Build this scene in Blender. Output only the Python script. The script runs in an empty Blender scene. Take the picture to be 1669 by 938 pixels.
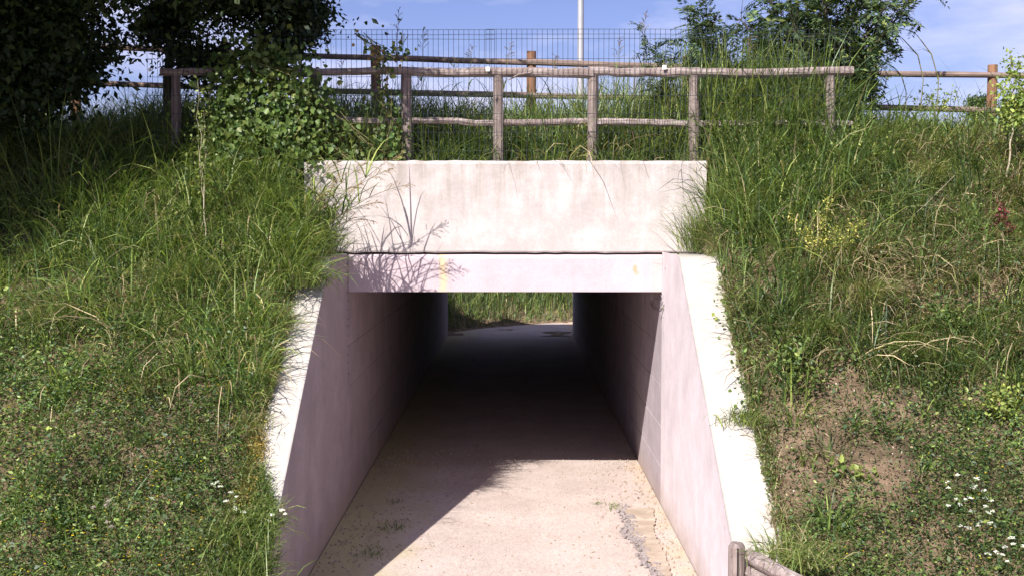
import bpy, math, random
import numpy as np
R = np.random.default_rng(7)
random.seed(7)
S = bpy.context.scene
C = S.collection

# ------------------------------------------------------------ camera, world, sun, exposure
F = 1900.0                      # focal length in photo pixels
PITCH = math.atan(109 / F)
YAW = math.atan(2.5 / F)
CAMZ = 3.68
cd = bpy.data.cameras.new('camera')
cd.sensor_width = 36.0
cd.lens = F / 1669 * 36
cd.clip_start = 0.1
cd.clip_end = 5000
cam = bpy.data.objects.new('camera', cd)
C.objects.link(cam)
cam.location = (0, 0, CAMZ)
cam.rotation_euler = (math.pi / 2 - PITCH, 0, YAW)
S.camera = cam
S.render.resolution_x = 1024
S.render.resolution_y = 575
S.view_settings.view_transform = 'Standard'
S.view_settings.look = 'None'
S.view_settings.exposure = 0.86
S.view_settings.gamma = 1.0

SUN = np.array([-0.575, -1.0, 1.0])
SUN /= np.linalg.norm(SUN)
w = bpy.data.worlds.new('World')
S.world = w
w.use_nodes = True
nt = w.node_tree
nt.nodes.clear()
N = nt.nodes.new
L = nt.links.new
out = N('ShaderNodeOutputWorld')
bg = N('ShaderNodeBackground')
sky = N('ShaderNodeTexSky')
sky.sky_type = 'NISHITA'
sky.sun_disc = False
sky.sun_elevation = math.asin(SUN[2])
sky.sun_rotation = math.atan2(SUN[0], SUN[1])
sky.air_density = 1.0
sky.dust_density = 0.6
sky.ozone_density = 3.5
tc = N('ShaderNodeTexCoord')
mp = N('ShaderNodeMapping')
mp.inputs['Scale'].default_value = (1.6, 1.6, 5.5)
no = N('ShaderNodeTexNoise')
no.inputs['Scale'].default_value = 2.3
no.inputs['Detail'].default_value = 7
no.inputs['Roughness'].default_value = 0.55
rp = N('ShaderNodeValToRGB')
rp.color_ramp.elements[0].position = 0.46
rp.color_ramp.elements[0].color = (0, 0, 0, 1)
rp.color_ramp.elements[1].position = 0.72
rp.color_ramp.elements[1].color = (0.7, 0.7, 0.7, 1)
tint = N('ShaderNodeMix'); tint.data_type = 'RGBA'; tint.blend_type = 'MULTIPLY'
tint.inputs[0].default_value = 1.0
tint.inputs[7].default_value = (0.92, 0.79, 1.06, 1)
mx = N('ShaderNodeMix'); mx.data_type = 'RGBA'
mx.inputs[7].default_value = (9.6, 9.2, 11.4, 1)
L(tc.outputs['Generated'], mp.inputs['Vector'])
L(mp.outputs[0], no.inputs['Vector'])
L(no.outputs['Fac'], rp.inputs[0])
L(sky.outputs[0], tint.inputs[6])
L(rp.outputs[0], mx.inputs[0])
L(tint.outputs[2], mx.inputs[6])
L(mx.outputs[2], bg.inputs['Color'])
bg.inputs['Strength'].default_value = 0.068
L(bg.outputs[0], out.inputs[0])

sd = bpy.data.lights.new('sun', 'SUN')
sd.energy = 5.0
sd.angle = math.radians(0.5)
sd.color = (1.0, 0.955, 0.90)
sun = bpy.data.objects.new('sun', sd)
C.objects.link(sun)
from mathutils import Vector
sun.rotation_euler = Vector(-SUN).to_track_quat('-Z', 'Y').to_euler()
sun.location = (-20, -30, 40)

# ------------------------------------------------------------ helpers
def at(px, py, Y):
    """world point at distance Y seen at photo pixel px,py (used to measure the place)"""
    u = (px - 834.5) / F; v = (469 - py) / F
    cp, sp = math.cos(PITCH), math.sin(PITCH)
    d = np.array([u, cp + v * sp, -sp + v * cp])
    c, s = math.cos(YAW), math.sin(YAW)
    d = np.array([c * d[0] - s * d[1], s * d[0] + c * d[1], d[2]])
    d = d / d[1] * Y
    return np.array([d[0], d[1], d[2] + CAMZ])

def tag(o, label=None, cat=None, group=None, kind=None):
    if label: o['label'] = label
    if cat: o['category'] = cat
    if group: o['group'] = group
    if kind: o['kind'] = kind
    return o

def thing(name, label, cat, loc=(0, 0, 0), group=None):
    o = bpy.data.objects.new(name, None)
    C.objects.link(o)
    o.location = tuple(float(a) for a in loc)
    o.empty_display_size = 0.1
    return tag(o, label, cat, group)

def obj(name, V, Fc, m, parent=None, col=None, loc=None, smooth=False, kind=None, label=None):
    """V in world coordinates; stored relative to the top-level thing / loc"""
    V = np.asarray(V, dtype=np.float32).reshape(-1, 3)
    root = parent
    while root is not None and root.parent is not None: root = root.parent
    off = np.array(root.location if root is not None else (loc if loc is not None else (0, 0, 0)), dtype=np.float32)
    me = bpy.data.meshes.new(name)
    V = V - off
    if isinstance(Fc, np.ndarray):
        k = Fc.shape[1]; nf = len(Fc)
        me.vertices.add(len(V)); me.vertices.foreach_set('co', V.ravel())
        me.loops.add(nf * k); me.loops.foreach_set('vertex_index', Fc.astype(np.int32).ravel())
        me.polygons.add(nf); me.polygons.foreach_set('loop_start', np.arange(0, nf * k, k, dtype=np.int32))
        me.update(calc_edges=True)
    else:
        me.from_pydata(V.tolist(), [], [tuple(int(i) for i in f) for f in Fc])
    if col is not None:
        ca = me.color_attributes.new('Col', 'FLOAT_COLOR', 'POINT')
        c4 = np.ones((len(V), 4), dtype=np.float32); c4[:, :3] = col
        ca.data.foreach_set('color', c4.ravel())
    if smooth:
        me.polygons.foreach_set('use_smooth', [True] * len(me.polygons))
    me.materials.append(m)
    o = bpy.data.objects.new(name, me)
    C.objects.link(o)
    if parent is not None:
        o.parent = parent
    elif loc is not None:
        o.location = tuple(float(a) for a in loc)
    if kind: o['kind'] = kind
    if label: o['label'] = label
    return o

def box(x0, x1, y0, y1, z0, z1):
    V = [(x, y, z) for z in (z0, z1) for y in (y0, y1) for x in (x0, x1)]
    Fq = [(0, 2, 3, 1), (4, 5, 7, 6), (0, 1, 5, 4), (2, 6, 7, 3), (0, 4, 6, 2), (1, 3, 7, 5)]
    return V, Fq

def join(parts):
    V = []; Fs = []
    for v, f in parts:
        b = len(V); V += [tuple(a) for a in v]
        Fs += [tuple(i + b for i in q) for q in f]
    return V, Fs

def prism(prof, a0, a1, axis):
    """profile polygon extruded along an axis; prof is (y,z) for axis x, (x,z) for axis y"""
    n = len(prof); V = []
    for a in (a0, a1):
        for p, q in prof:
            V.append((a, p, q) if axis == 'x' else (p, a, q))
    Fs = [tuple(range(n)), tuple(range(2 * n - 1, n - 1, -1))]
    for i in range(n):
        j = (i + 1) % n
        Fs.append((i, i + n, j + n, j))
    return V, Fs

def tube(P, rad, sides=8, cap=True, wob=0.0):
    P = np.asarray(P, float); n = len(P)
    rad = np.broadcast_to(np.asarray(rad, float), (n,))
    T = np.gradient(P, axis=0); T /= np.linalg.norm(T, axis=1)[:, None] + 1e-9
    up = np.array([0.0, 0, 1.0]) if abs(T[0][2]) < 0.9 else np.array([1.0, 0, 0])
    V = []; Fs = []
    U = np.cross(T[0], up); U /= np.linalg.norm(U)
    off = R.normal(0, 1, sides) * wob
    for i in range(n):
        U = U - T[i] * np.dot(U, T[i]); U /= np.linalg.norm(U) + 1e-9
        W = np.cross(T[i], U)
        for k in range(sides):
            a = 2 * math.pi * k / sides
            r = rad[i] * (1 + off[k] + (R.normal(0, wob * 0.5) if wob else 0))
            V.append(P[i] + (U * math.cos(a) + W * math.sin(a)) * r)
    for i in range(n - 1):
        for k in range(sides):
            a = i * sides + k; b = i * sides + (k + 1) % sides
            Fs.append((a, b, b + sides, a + sides))
    if cap:
        Fs.append(tuple(range(sides - 1, -1, -1)))
        Fs.append(tuple(range((n - 1) * sides, n * sides)))
    return V, Fs

# value noise -------------------------------------------------
_G = R.random((8, 256, 256))
def vnoise(x, y, s, seed=0):
    x = np.asarray(x, float) * s + 57.3 + seed * 13.7; y = np.asarray(y, float) * s + 91.1 + seed * 7.9
    xi = np.floor(x).astype(int); yi = np.floor(y).astype(int)
    fx = x - xi; fy = y - yi
    fx = fx * fx * (3 - 2 * fx); fy = fy * fy * (3 - 2 * fy)
    G = _G[seed % 8]
    a = G[xi % 256, yi % 256]; b = G[(xi + 1) % 256, yi % 256]
    c = G[xi % 256, (yi + 1) % 256]; d = G[(xi + 1) % 256, (yi + 1) % 256]
    return (a * (1 - fx) + b * fx) * (1 - fy) + (c * (1 - fx) + d * fx) * fy
def fbm(x, y, s, seed=0):
    return (vnoise(x, y, s, seed) * 0.55 + vnoise(x, y, s * 2.3, seed + 1) * 0.28 + vnoise(x, y, s * 5.1, seed + 2) * 0.17)

# ------------------------------------------------------------ materials
def newmat(name):
    m = bpy.data.materials.new(name); m.use_nodes = True
    nt = m.node_tree
    b = nt.nodes['Principled BSDF']
    b.inputs['Specular IOR Level'].default_value = 0.25
    return m, nt, b

def noise(nt, vec, scale, detail=5, rough=0.6, stretch=None):
    n = nt.nodes.new('ShaderNodeTexNoise')
    n.inputs['Scale'].default_value = scale
    n.inputs['Detail'].default_value = detail
    n.inputs['Roughness'].default_value = rough
    if stretch:
        mpn = nt.nodes.new('ShaderNodeMapping'); mpn.inputs['Scale'].default_value = stretch
        nt.links.new(vec, mpn.inputs['Vector']); vec = mpn.outputs[0]
    nt.links.new(vec, n.inputs['Vector'])
    return n.outputs['Fac']

def ramp(nt, fac, p0, c0, p1, c1, *more):
    r = nt.nodes.new('ShaderNodeValToRGB')
    e = r.color_ramp.elements
    e[0].position = p0; e[0].color = (*c0, 1) if len(c0) == 3 else c0
    e[1].position = p1; e[1].color = (*c1, 1) if len(c1) == 3 else c1
    for p, c in more:
        k = e.new(p); k.color = (*c, 1)
    nt.links.new(fac, r.inputs[0])
    return r.outputs[0]

def mixc(nt, fac, a, b, mode='MIX'):
    m = nt.nodes.new('ShaderNodeMix'); m.data_type = 'RGBA'; m.blend_type = mode
    for v, i in ((fac, 0), (a, 6), (b, 7)):
        if hasattr(v, 'is_linked') or isinstance(v, bpy.types.NodeSocket): nt.links.new(v, m.inputs[i])
        elif i == 0: m.inputs[0].default_value = v
        else: m.inputs[i].default_value = (*v, 1)
    return m.outputs[2]

def mathn(nt, op, a, b=None, c=None, clamp=False):
    m = nt.nodes.new('ShaderNodeMath'); m.operation = op; m.use_clamp = clamp
    for i, v in enumerate((a, b, c)):
        if v is None: continue
        if isinstance(v, (int, float)): m.inputs[i].default_value = v
        else: nt.links.new(v, m.inputs[i])
    return m.outputs[0]

def bump(nt, b, h, strength=0.3, dist=0.02):
    bp = nt.nodes.new('ShaderNodeBump')
    bp.inputs['Strength'].default_value = strength; bp.inputs['Distance'].default_value = dist
    nt.links.new(h, bp.inputs['Height']); nt.links.new(bp.outputs[0], b.inputs['Normal'])

def concrete(name, base, dark=0.0, streak=0.0, spots=(), ylo=None):
    m, nt, b = newmat(name)
    g = nt.nodes.new('ShaderNodeNewGeometry')
    v = g.outputs['Position']
    sx = nt.nodes.new('ShaderNodeSeparateXYZ'); nt.links.new(v, sx.inputs[0])
    base = np.array(base)
    c = ramp(nt, noise(nt, v, 1.4, 7), 0.3, tuple(base * 0.86), 0.72, tuple(base * 1.04))
    c = mixc(nt, 0.55, c, ramp(nt, noise(nt, v, 28, 5), 0.3, (0.78, 0.78, 0.78), 0.75, (1, 1, 1)), 'MULTIPLY')
    # fine pores
    pores = ramp(nt, noise(nt, v, 90, 2), 0.24, (0.45, 0.43, 0.42), 0.32, (1, 1, 1))
    c = mixc(nt, 0.5, c, pores, 'MULTIPLY')
    if dark:
        pt = ramp(nt, noise(nt, v, 2.6, 8, 0.7), 0.44, (0.50, 0.48, 0.47), 0.62, (1, 1, 1))
        c = mixc(nt, dark, c, pt, 'MULTIPLY')
    # splash and silt low down, faint drips everywhere
    lowf = mathn(nt, 'MULTIPLY', mathn(nt, 'SUBTRACT', mathn(nt, 'MULTIPLY_ADD', noise(nt, v, 2.5, 6), 0.7, 0.02), sx.outputs[2]), 2.2, clamp=True)
    c = mixc(nt, mathn(nt, 'MULTIPLY', lowf, 0.55), c, (0.34, 0.25, 0.17))
    dr = ramp(nt, noise(nt, v, 1.0, 6, 0.7, (7, 7, 0.45)), 0.56, (1, 1, 1), 0.74, (0.72, 0.69, 0.66))
    c = mixc(nt, 0.3, c, dr, 'MULTIPLY')
    if streak:
        st = noise(nt, v, 1.0, 7, 0.72, (8, 8, 0.6))
        top = mathn(nt, 'MULTIPLY_ADD', sx.outputs[2], 1.1, -3.85, True)      # stronger near the top edge
        f = mathn(nt, 'MULTIPLY', mathn(nt, 'SUBTRACT', st, 0.42), 3.2, clamp=True)
        f = mathn(nt, 'MULTIPLY', mathn(nt, 'MULTIPLY', f, top), streak, clamp=True)
        c = mixc(nt, f, c, (0.20, 0.165, 0.12))
    for (x, wd, zt, zb, colr, amt) in spots:
        wob = mathn(nt, 'MULTIPLY_ADD', noise(nt, v, 7, 6), 0.16, -0.08)
        dx = mathn(nt, 'ABSOLUTE', mathn(nt, 'ADD', mathn(nt, 'SUBTRACT', sx.outputs[0], x), wob))
        f = mathn(nt, 'SUBTRACT', 1.0, mathn(nt, 'DIVIDE', dx, wd), clamp=True)
        f2 = mathn(nt, 'MULTIPLY', mathn(nt, 'SUBTRACT', sx.outputs[2], zb), 1 / max(0.02, (zt - zb) * 0.5), clamp=True)
        f3 = mathn(nt, 'MULTIPLY', mathn(nt, 'SUBTRACT', zt, sx.outputs[2]), 60, clamp=True)
        f = mathn(nt, 'MULTIPLY', mathn(nt, 'MULTIPLY', f, f2), mathn(nt, 'MULTIPLY', f3, amt), clamp=True)
        c = mixc(nt, f, c, colr)
    nt.links.new(c, b.inputs['Base Color'])
    b.inputs['Roughness'].default_value = 0.9
    bump(nt, b, mathn(nt, 'ADD', noise(nt, v, 60, 4), mathn(nt, 'MULTIPLY', noise(nt, v, 6, 4), 2.0)), 0.35, 0.006)
    return m

def leafmat(name, trans=0.35, rough=0.45):
    m, nt, b = newmat(name)
    a = nt.nodes.new('ShaderNodeAttribute'); a.attribute_name = 'Col'
    o = nt.nodes['Material Output']
    nt.links.new(a.outputs['Color'], b.inputs['Base Color'])
    b.inputs['Roughness'].default_value = rough
    b.inputs['Specular IOR Level'].default_value = 0.35
    t = nt.nodes.new('ShaderNodeBsdfTranslucent')
    h = nt.nodes.new('ShaderNodeMix'); h.data_type = 'RGBA'; h.blend_type = 'MULTIPLY'; h.inputs[0].default_value = 1
    h.inputs[7].default_value = (1.25, 1.35, 0.6, 1)
    nt.links.new(a.outputs['Color'], h.inputs[6]); nt.links.new(h.outputs[2], t.inputs['Color'])
    ms = nt.nodes.new('ShaderNodeMixShader'); ms.inputs[0].default_value = trans
    nt.links.new(b.outputs[0], ms.inputs[1]); nt.links.new(t.outputs[0], ms.inputs[2])
    nt.links.new(ms.outputs[0], o.inputs[0])
    return m

def barkmat(name, c0, c1, c2=None, sc=1.0, stretch=(14, 14, 1.2)):
    m, nt, b = newmat(name)
    tcn = nt.nodes.new('ShaderNodeTexCoord'); v = tcn.outputs['Object']
    n1 = noise(nt, v, 2.2 * sc, 7, 0.7, stretch)
    c = ramp(nt, n1, 0.34, c0, 0.68, c1)
    if c2: c = mixc(nt, ramp(nt, noise(nt, v, 5 * sc, 5), 0.48, (0, 0, 0), 0.6, (1, 1, 1)), c, c2)
    nt.links.new(c, b.inputs['Base Color'])
    b.inputs['Roughness'].default_value = 0.9
    bump(nt, b, n1, 0.8, 0.015)
    return m

def plain(name, c, rough=0.8, metal=0.0, var=0.15, sc=12):
    m, nt, b = newmat(name)
    tcn = nt.nodes.new('ShaderNodeTexCoord')
    c = np.array(c)
    r = ramp(nt, noise(nt, tcn.outputs['Object'], sc, 5), 0.3, tuple(c * (1 - var)), 0.7, tuple(np.minimum(c * (1 + var), 1)))
    nt.links.new(r, b.inputs['Base Color'])
    b.inputs['Roughness'].default_value = rough; b.inputs['Metallic'].default_value = metal
    return m

M_HEAD = concrete('pale_pink_concrete', (0.55, 0.455, 0.48), 0.12, 0, spots=[
    (-0.905, 0.075, 3.26, 2.5, (0.62, 0.47, 0.24), 0.8), (1.58, 0.035, 3.12, 2.96, (0.50, 0.26, 0.10), 1.0),
    (1.60, 0.09, 3.26, 2.4, (0.62, 0.50, 0.42), 0.25), (1.86, 0.16, 3.26, 2.2, (0.55, 0.38, 0.30), 0.35)])
M_PARA = concrete('weathered_parapet_concrete', (0.58, 0.525, 0.505), 0.36, 0.7)
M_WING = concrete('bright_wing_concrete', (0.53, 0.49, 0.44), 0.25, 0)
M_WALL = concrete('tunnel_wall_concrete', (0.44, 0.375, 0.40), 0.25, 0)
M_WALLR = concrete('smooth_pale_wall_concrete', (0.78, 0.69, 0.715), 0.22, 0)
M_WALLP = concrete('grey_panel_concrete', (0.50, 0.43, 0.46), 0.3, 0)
M_WALLL = concrete('shade_toned_wall_concrete', (0.34, 0.275, 0.29), 0.25, 0)  # right wall's concrete darkened: the left wall's shade is put into its colour

# road: gravelly pinkish surface with yellow grey silt along the walls
def roadmat():
    m, nt, b = newmat('gritty_pink_road')
    g = nt.nodes.new('ShaderNodeNewGeometry'); v = g.outputs['Position']
    sx = nt.nodes.new('ShaderNodeSeparateXYZ'); nt.links.new(v, sx.inputs[0])
    c = ramp(nt, noise(nt, v, 1.1, 6), 0.3, (0.45, 0.37, 0.33), 0.7, (0.56, 0.475, 0.43))
    sp = ramp(nt, noise(nt, v, 55, 4, 0.8), 0.35, (0.62, 0.6, 0.58), 0.66, (1.22, 1.2, 1.18))
    c = mixc(nt, 0.45, c, sp, 'MULTIPLY')
    vo = nt.nodes.new('ShaderNodeTexVoronoi'); vo.inputs['Scale'].default_value = 38
    nt.links.new(v, vo.inputs['Vector'])
    c = mixc(nt, 0.35, c, ramp(nt, vo.outputs['Color'], 0.2, (0.65, 0.62, 0.6), 0.9, (1.25, 1.25, 1.25)), 'MULTIPLY')
    wob = mathn(nt, 'MULTIPLY_ADD', noise(nt, v, 1.6, 5), 1.3, -0.65)
    xr = mathn(nt, 'ADD', sx.outputs[0], wob)
    left = mathn(nt, 'MULTIPLY', mathn(nt, 'SUBTRACT', -0.95, xr), 1.2, clamp=True)
    c = mixc(nt, mathn(nt, 'MULTIPLY', left, 0.75), c, (0.42, 0.36, 0.17))
    right = mathn(nt, 'MULTIPLY', mathn(nt, 'SUBTRACT', xr, 1.62), 2.0, clamp=True)
    c = mixc(nt, mathn(nt, 'MULTIPLY', right, 0.65), c, (0.56, 0.40, 0.25))
    # pale wheel scuffs and dark damp blotches
    c = mixc(nt, ramp(nt, noise(nt, v, 2.2, 7, 0.7, (1, 0.45, 1)), 0.60, (0, 0, 0), 0.72, (0.45, 0.45, 0.45)), c, (0.20, 0.16, 0.13))
    c = mixc(nt, ramp(nt, noise(nt, v, 3.1, 7, 0.7, (1.6, 0.3, 1)), 0.64, (0, 0, 0), 0.76, (0.4, 0.4, 0.4)), c, (0.55, 0.47, 0.40))
    nt.links.new(c, b.inputs['Base Color'])
    b.inputs['Roughness'].default_value = 0.95
    bump(nt, b, mathn(nt, 'ADD', noise(nt, v, 70, 4, 0.8), vo.outputs['Distance']), 0.6, 0.012)
    return m
M_ROAD = roadmat()

def soilmat():
    m, nt, b = newmat('clay_soil_with_litter')
    g = nt.nodes.new('ShaderNodeNewGeometry'); v = g.outputs['Position']
    c = ramp(nt, noise(nt, v, 3.0, 8, 0.7), 0.32, (0.10, 0.07, 0.042), 0.7, (0.38, 0.265, 0.18), (0.52, (0.23, 0.16, 0.105)))
    c = mixc(nt, 0.6, c, ramp(nt, noise(nt, v, 45, 5, 0.8), 0.3, (0.5, 0.5, 0.5), 0.7, (1.3, 1.3, 1.25)), 'MULTIPLY')
    nt.links.new(c, b.inputs['Base Color'])
    b.inputs['Roughness'].default_value = 1.0
    bump(nt, b, noise(nt, v, 18, 8, 0.75), 1.0, 0.05)
    return m
M_SOIL = soilmat()
M_LEAF = leafmat('leaf_green', 0.33)
M_GRASS = leafmat('grass_blade', 0.30)
M_DARKLEAF = leafmat('tree_leaf', 0.20, 0.65)
M_STEM = barkmat('green_stem', (0.10, 0.10, 0.04), (0.22, 0.19, 0.09))
M_PALESTEM = barkmat('pale_stem', (0.32, 0.27, 0.18), (0.48, 0.42, 0.32))
M_BARK = barkmat('dark_bark', (0.035, 0.028, 0.022), (0.12, 0.10, 0.08))
M_LOG = barkmat('weathered_log', (0.11, 0.085, 0.075), (0.37, 0.30, 0.275), (0.20, 0.155, 0.14), 1.0, (13, 13, 1.3))
M_LOGX = barkmat('weathered_rail', (0.13, 0.10, 0.09), (0.46, 0.385, 0.36), (0.22, 0.17, 0.155), 1.0, (1.3, 13, 13))
M_ORANGE = barkmat('rust_brown_timber', (0.15, 0.075, 0.045), (0.30, 0.165, 0.10), None, 1.0, (10, 10, 1))
M_REARRAIL = barkmat('brown_timber_rail', (0.12, 0.085, 0.07), (0.29, 0.215, 0.18), None, 1.0, (1, 10, 10))
M_WIRE = plain('dark_green_coated_wire', (0.035, 0.045, 0.05), 0.6, 0.0)
M_POLE = plain('galvanised_steel_pole', (0.40, 0.40, 0.42), 0.5, 0.3, 0.06, 3)
M_TAG = plain('white_plastic_tag', (0.82, 0.82, 0.80), 0.5, 0, 0.03)
M_HOLE = plain('dark_recess', (0.03, 0.025, 0.025), 0.9)
M_CHALK = plain('grey_chalk_line', (0.42, 0.39, 0.40), 0.9, 0, 0.2, 60)
M_PATCH = concrete('pale_cement_skin', (0.60, 0.51, 0.43), 0.8, 0)
M_RUBBLE = plain('grey_rubble', (0.28, 0.24, 0.23), 0.95, 0, 0.4, 20)

# ------------------------------------------------------------ the lie of the land
XL, XR = -2.13, 1.916            # inner faces of the underpass walls
WT = 0.45                         # wall thickness
Y0, Y1 = 15.0, 37.0               # portals
def yedge(x): return np.interp(x, [-60, -2.6, -1.9, -1.15, 0.4, 2.1, 4, 10, 60], [37.0, 37.6, 38.6, 39.7, 41.2, 42.4, 43.4, 46.0, 60])
def height(x, y):
    x = np.asarray(x, float); y = np.asarray(y, float)
    p = np.interp(y, [8.5, 8.95, 13.56, 15.0, 15.9, 17.0, 18.5, 34.5, 43.0, 44], [0, 0.0, 3.24, 4.22, 4.60, 4.88, 5.05, 5.05, 0.0, 0.0])
    away = np.clip((np.abs(x + 0.085) - 2.45) / 1.2, 0, 1)
    p = np.where((y > 15.2) & (y < 20), p - (1 - away) * 0.16 * np.clip((17.2 - y) / 1.5, 0, 1), p)
    lip = np.clip((np.abs(x + 0.085) - 2.30) / 0.55, 0, 1)
    p = np.where((y > 13.3) & (y < 15.36) & (p > 3.2), 3.2 + (p - 3.2) * lip, p)
    rry = np.interp(x, [2.3, 3.2, 4.4, 6, 11, 31], [37.8, 39, 39.7, 40.4, 42.5, 47])
    room = np.where(x > 2.2, np.clip((rry - y) * 2.0, 0, 9), np.where(x < -2.45, np.clip((-2.45 - x) * 3, 0, 9), 0))
    p = np.where(y > 36.7, np.minimum(p, room) - 0.03, p)
    onbank = np.clip((y - 8.7) / 1.0, 0, 1) * np.clip((44 - y) / 2, 0, 1)
    amp = 0.02 + 0.46 * away
    p = p + np.where(y > 36.7, 0, 1) * onbank * amp * (fbm(x, y, 0.9, 1) - 0.5) + np.where(y > 36.7, 0, 1) * onbank * away * 0.16 * (fbm(x, y, 2.6, 4) - 0.5)
    far = np.clip((y - yedge(x)) * 0.42, 0, 3.2)
    return np.maximum(p, np.where(y > 36, far, 0) + np.where(y > 36, 0.1 * (fbm(x, y, 1.2, 3) - 0.5), 0))

xs = np.unique(np.round(np.concatenate([np.linspace(-70, -12, 14), np.arange(-12, -2.5, 0.13), [-2.42], np.arange(-2.3, 2.3, 0.2), [2.33], np.arange(2.45, 12, 0.13), np.linspace(12, 70, 14)]), 4))
ys = np.unique(np.round(np.concatenate([[8.5], np.arange(8.7, 15.3, 0.12), [15.34], np.arange(15.5, 20, 0.15), np.arange(20, 36, 1.5), [36.66], np.arange(37, 50, 0.3), np.linspace(50, 70, 8)]), 4))
GX, GY = np.meshgrid(xs, ys)
GZ = height(GX, GY)
nx, ny = len(xs), len(ys)
idx = np.arange(nx * ny).reshape(ny, nx)
Fq = np.stack([idx[:-1, :-1], idx[:-1, 1:], idx[1:, 1:], idx[1:, :-1]], -1).reshape(-1, 4)
cx = ((GX[:-1, :-1] + GX[1:, 1:]) / 2).ravel(); cy = ((GY[:-1, :-1] + GY[1:, 1:]) / 2).ravel()
corr = (cx > -2.42) & (cx < 2.33) & ((cy < 15.34) | ((cy > 36.6) & (cy < 37.0)))
bank = obj('embankment', np.stack([GX, GY, GZ], -1).reshape(-1, 3), Fq[~corr], M_SOIL, smooth=True)
tag(bank, kind='structure')
g = obj('ground', [(-900, -900, -0.03), (900, -900, -0.03), (900, 1500, -0.03), (-900, 1500, -0.03)], [(0, 1, 2, 3)], M_SOIL)
tag(g, kind='structure')
# road: through the underpass then bending right
rl = [(-3.0, -30), (-3.0, 8.8), (-2.3, 10.2), (XL + 0.01, 10.6), (XL + 0.01, 37.0), (-2.0, 38.7), (-1.15, 39.9), (0.4, 41.3), (2.1, 42.5), (4, 43.5), (10, 46.1), (30, 51)]
rr = [(3.0, -30), (3.0, 8.3), (2.3, 9.4), (XR - 0.01, 10.2), (XR - 0.01, 37.0), (2.1, 37.6), (2.6, 38.3), (3.2, 39.0), (4.4, 39.7), (6, 40.4), (11, 42.5), (31, 47)]
V = []; Fr = []
rows = []
for i in range(len(rl) - 1):
    n = max(1, int(math.hypot(rl[i + 1][0] - rl[i][0], rl[i + 1][1] - rl[i][1]) / 1.0))
    for k in range(n):
        t = k / n
        rows.append([(rl[i][0] * (1 - t) + rl[i + 1][0] * t, rl[i][1] * (1 - t) + rl[i + 1][1] * t),
                     (rr[i][0] * (1 - t) + rr[i + 1][0] * t, rr[i][1] * (1 - t) + rr[i + 1][1] * t)])
rows.append([rl[-1], rr[-1]])
K = 10
for a, b in rows:
    for k in range(K + 1):
        t = k / K
        V.append((a[0] * (1 - t) + b[0] * t, a[1] * (1 - t) + b[1] * t, 0.012 + 0.02 * (0.5 - abs(t - 0.5)) * (0 if k in (0, K) else 1)))
for i in range(len(rows) - 1):
    for k in range(K):
        a = i * (K + 1) + k
        Fr.append((a, a + 1, a + K + 2, a + K + 1))
tag(obj('road', V, Fr, M_ROAD, smooth=True), kind='structure')

# ------------------------------------------------------------ the underpass
up = thing('underpass', 'pale concrete road underpass with weathered parapet and sloping wing walls', 'underpass', (-0.085, Y0, 0))
CH = 0.05
zt = 3.25
V, Fs = prism([(Y0, 2.77), (Y0, zt - CH), (Y0 + CH, zt), (Y0 + 0.5, zt), (Y0 + 0.5, 2.77)], XL + 0.002, XR - 0.002, 'x')
obj('header_beam', V, Fs, M_HEAD, up)
V, Fs = box(XL - WT, XR + WT, Y0 + 0.502, Y1 - 0.502, 2.772, zt)
obj('roof_slab', V, Fs, M_WALL, up)
V, Fs = box(XL + 0.002, XR - 0.002, Y1 - 0.5, Y1, 2.77, zt)
obj('header_beam', V, Fs, M_HEAD, up)
# parapet: front face subdivided so its edges wander a little
def parapet(y0, y1, z0, z1, x0, x1, nseg=40):
    X = np.linspace(x0, x1, nseg + 1); V = []; Fs = []
    for i, x in enumerate(X):
        e = 0 if i in (0, nseg) else 1
        a = R.normal(0, 0.004) * e; b = R.normal(0, 0.003) * e; c = R.normal(0, 0.003)
        V += [(x, y0 + 0.012, z0 + a), (x, y0, z0 + 0.02 + a), (x, y0, z1 - 0.042 + b), (x, y0 + 0.045, z1 + c), (x, y1, z1 + c), (x, y1, z0)]
    for i in range(nseg):
        for k in range(6):
            a = i * 6 + k; b = i * 6 + (k + 1) % 6
            Fs.append((a, a + 6, b + 6, b))
    Fs.append((0, 1, 2, 3, 4, 5)); n = nseg * 6
    Fs.append((n + 5, n + 4, n + 3, n + 2, n + 1, n))
    return V, Fs
V, Fs = parapet(Y0 + 0.005, Y0 + 0.34, 3.275, 4.45, -2.685, 2.475)
obj('parapet', V, Fs, M_PARA, up)
V, Fs = box(-2.6, 2.4, Y0 + 0.06, Y0 + 0.3, 3.252, 3.2745)
obj('mortar_joint', V, Fs, M_HOLE, up)
V, Fs = parapet(Y1 - 0.34, Y1, 3.275, 4.45, -2.685, 2.475)
obj('parapet', V, Fs, M_PARA, up)
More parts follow.
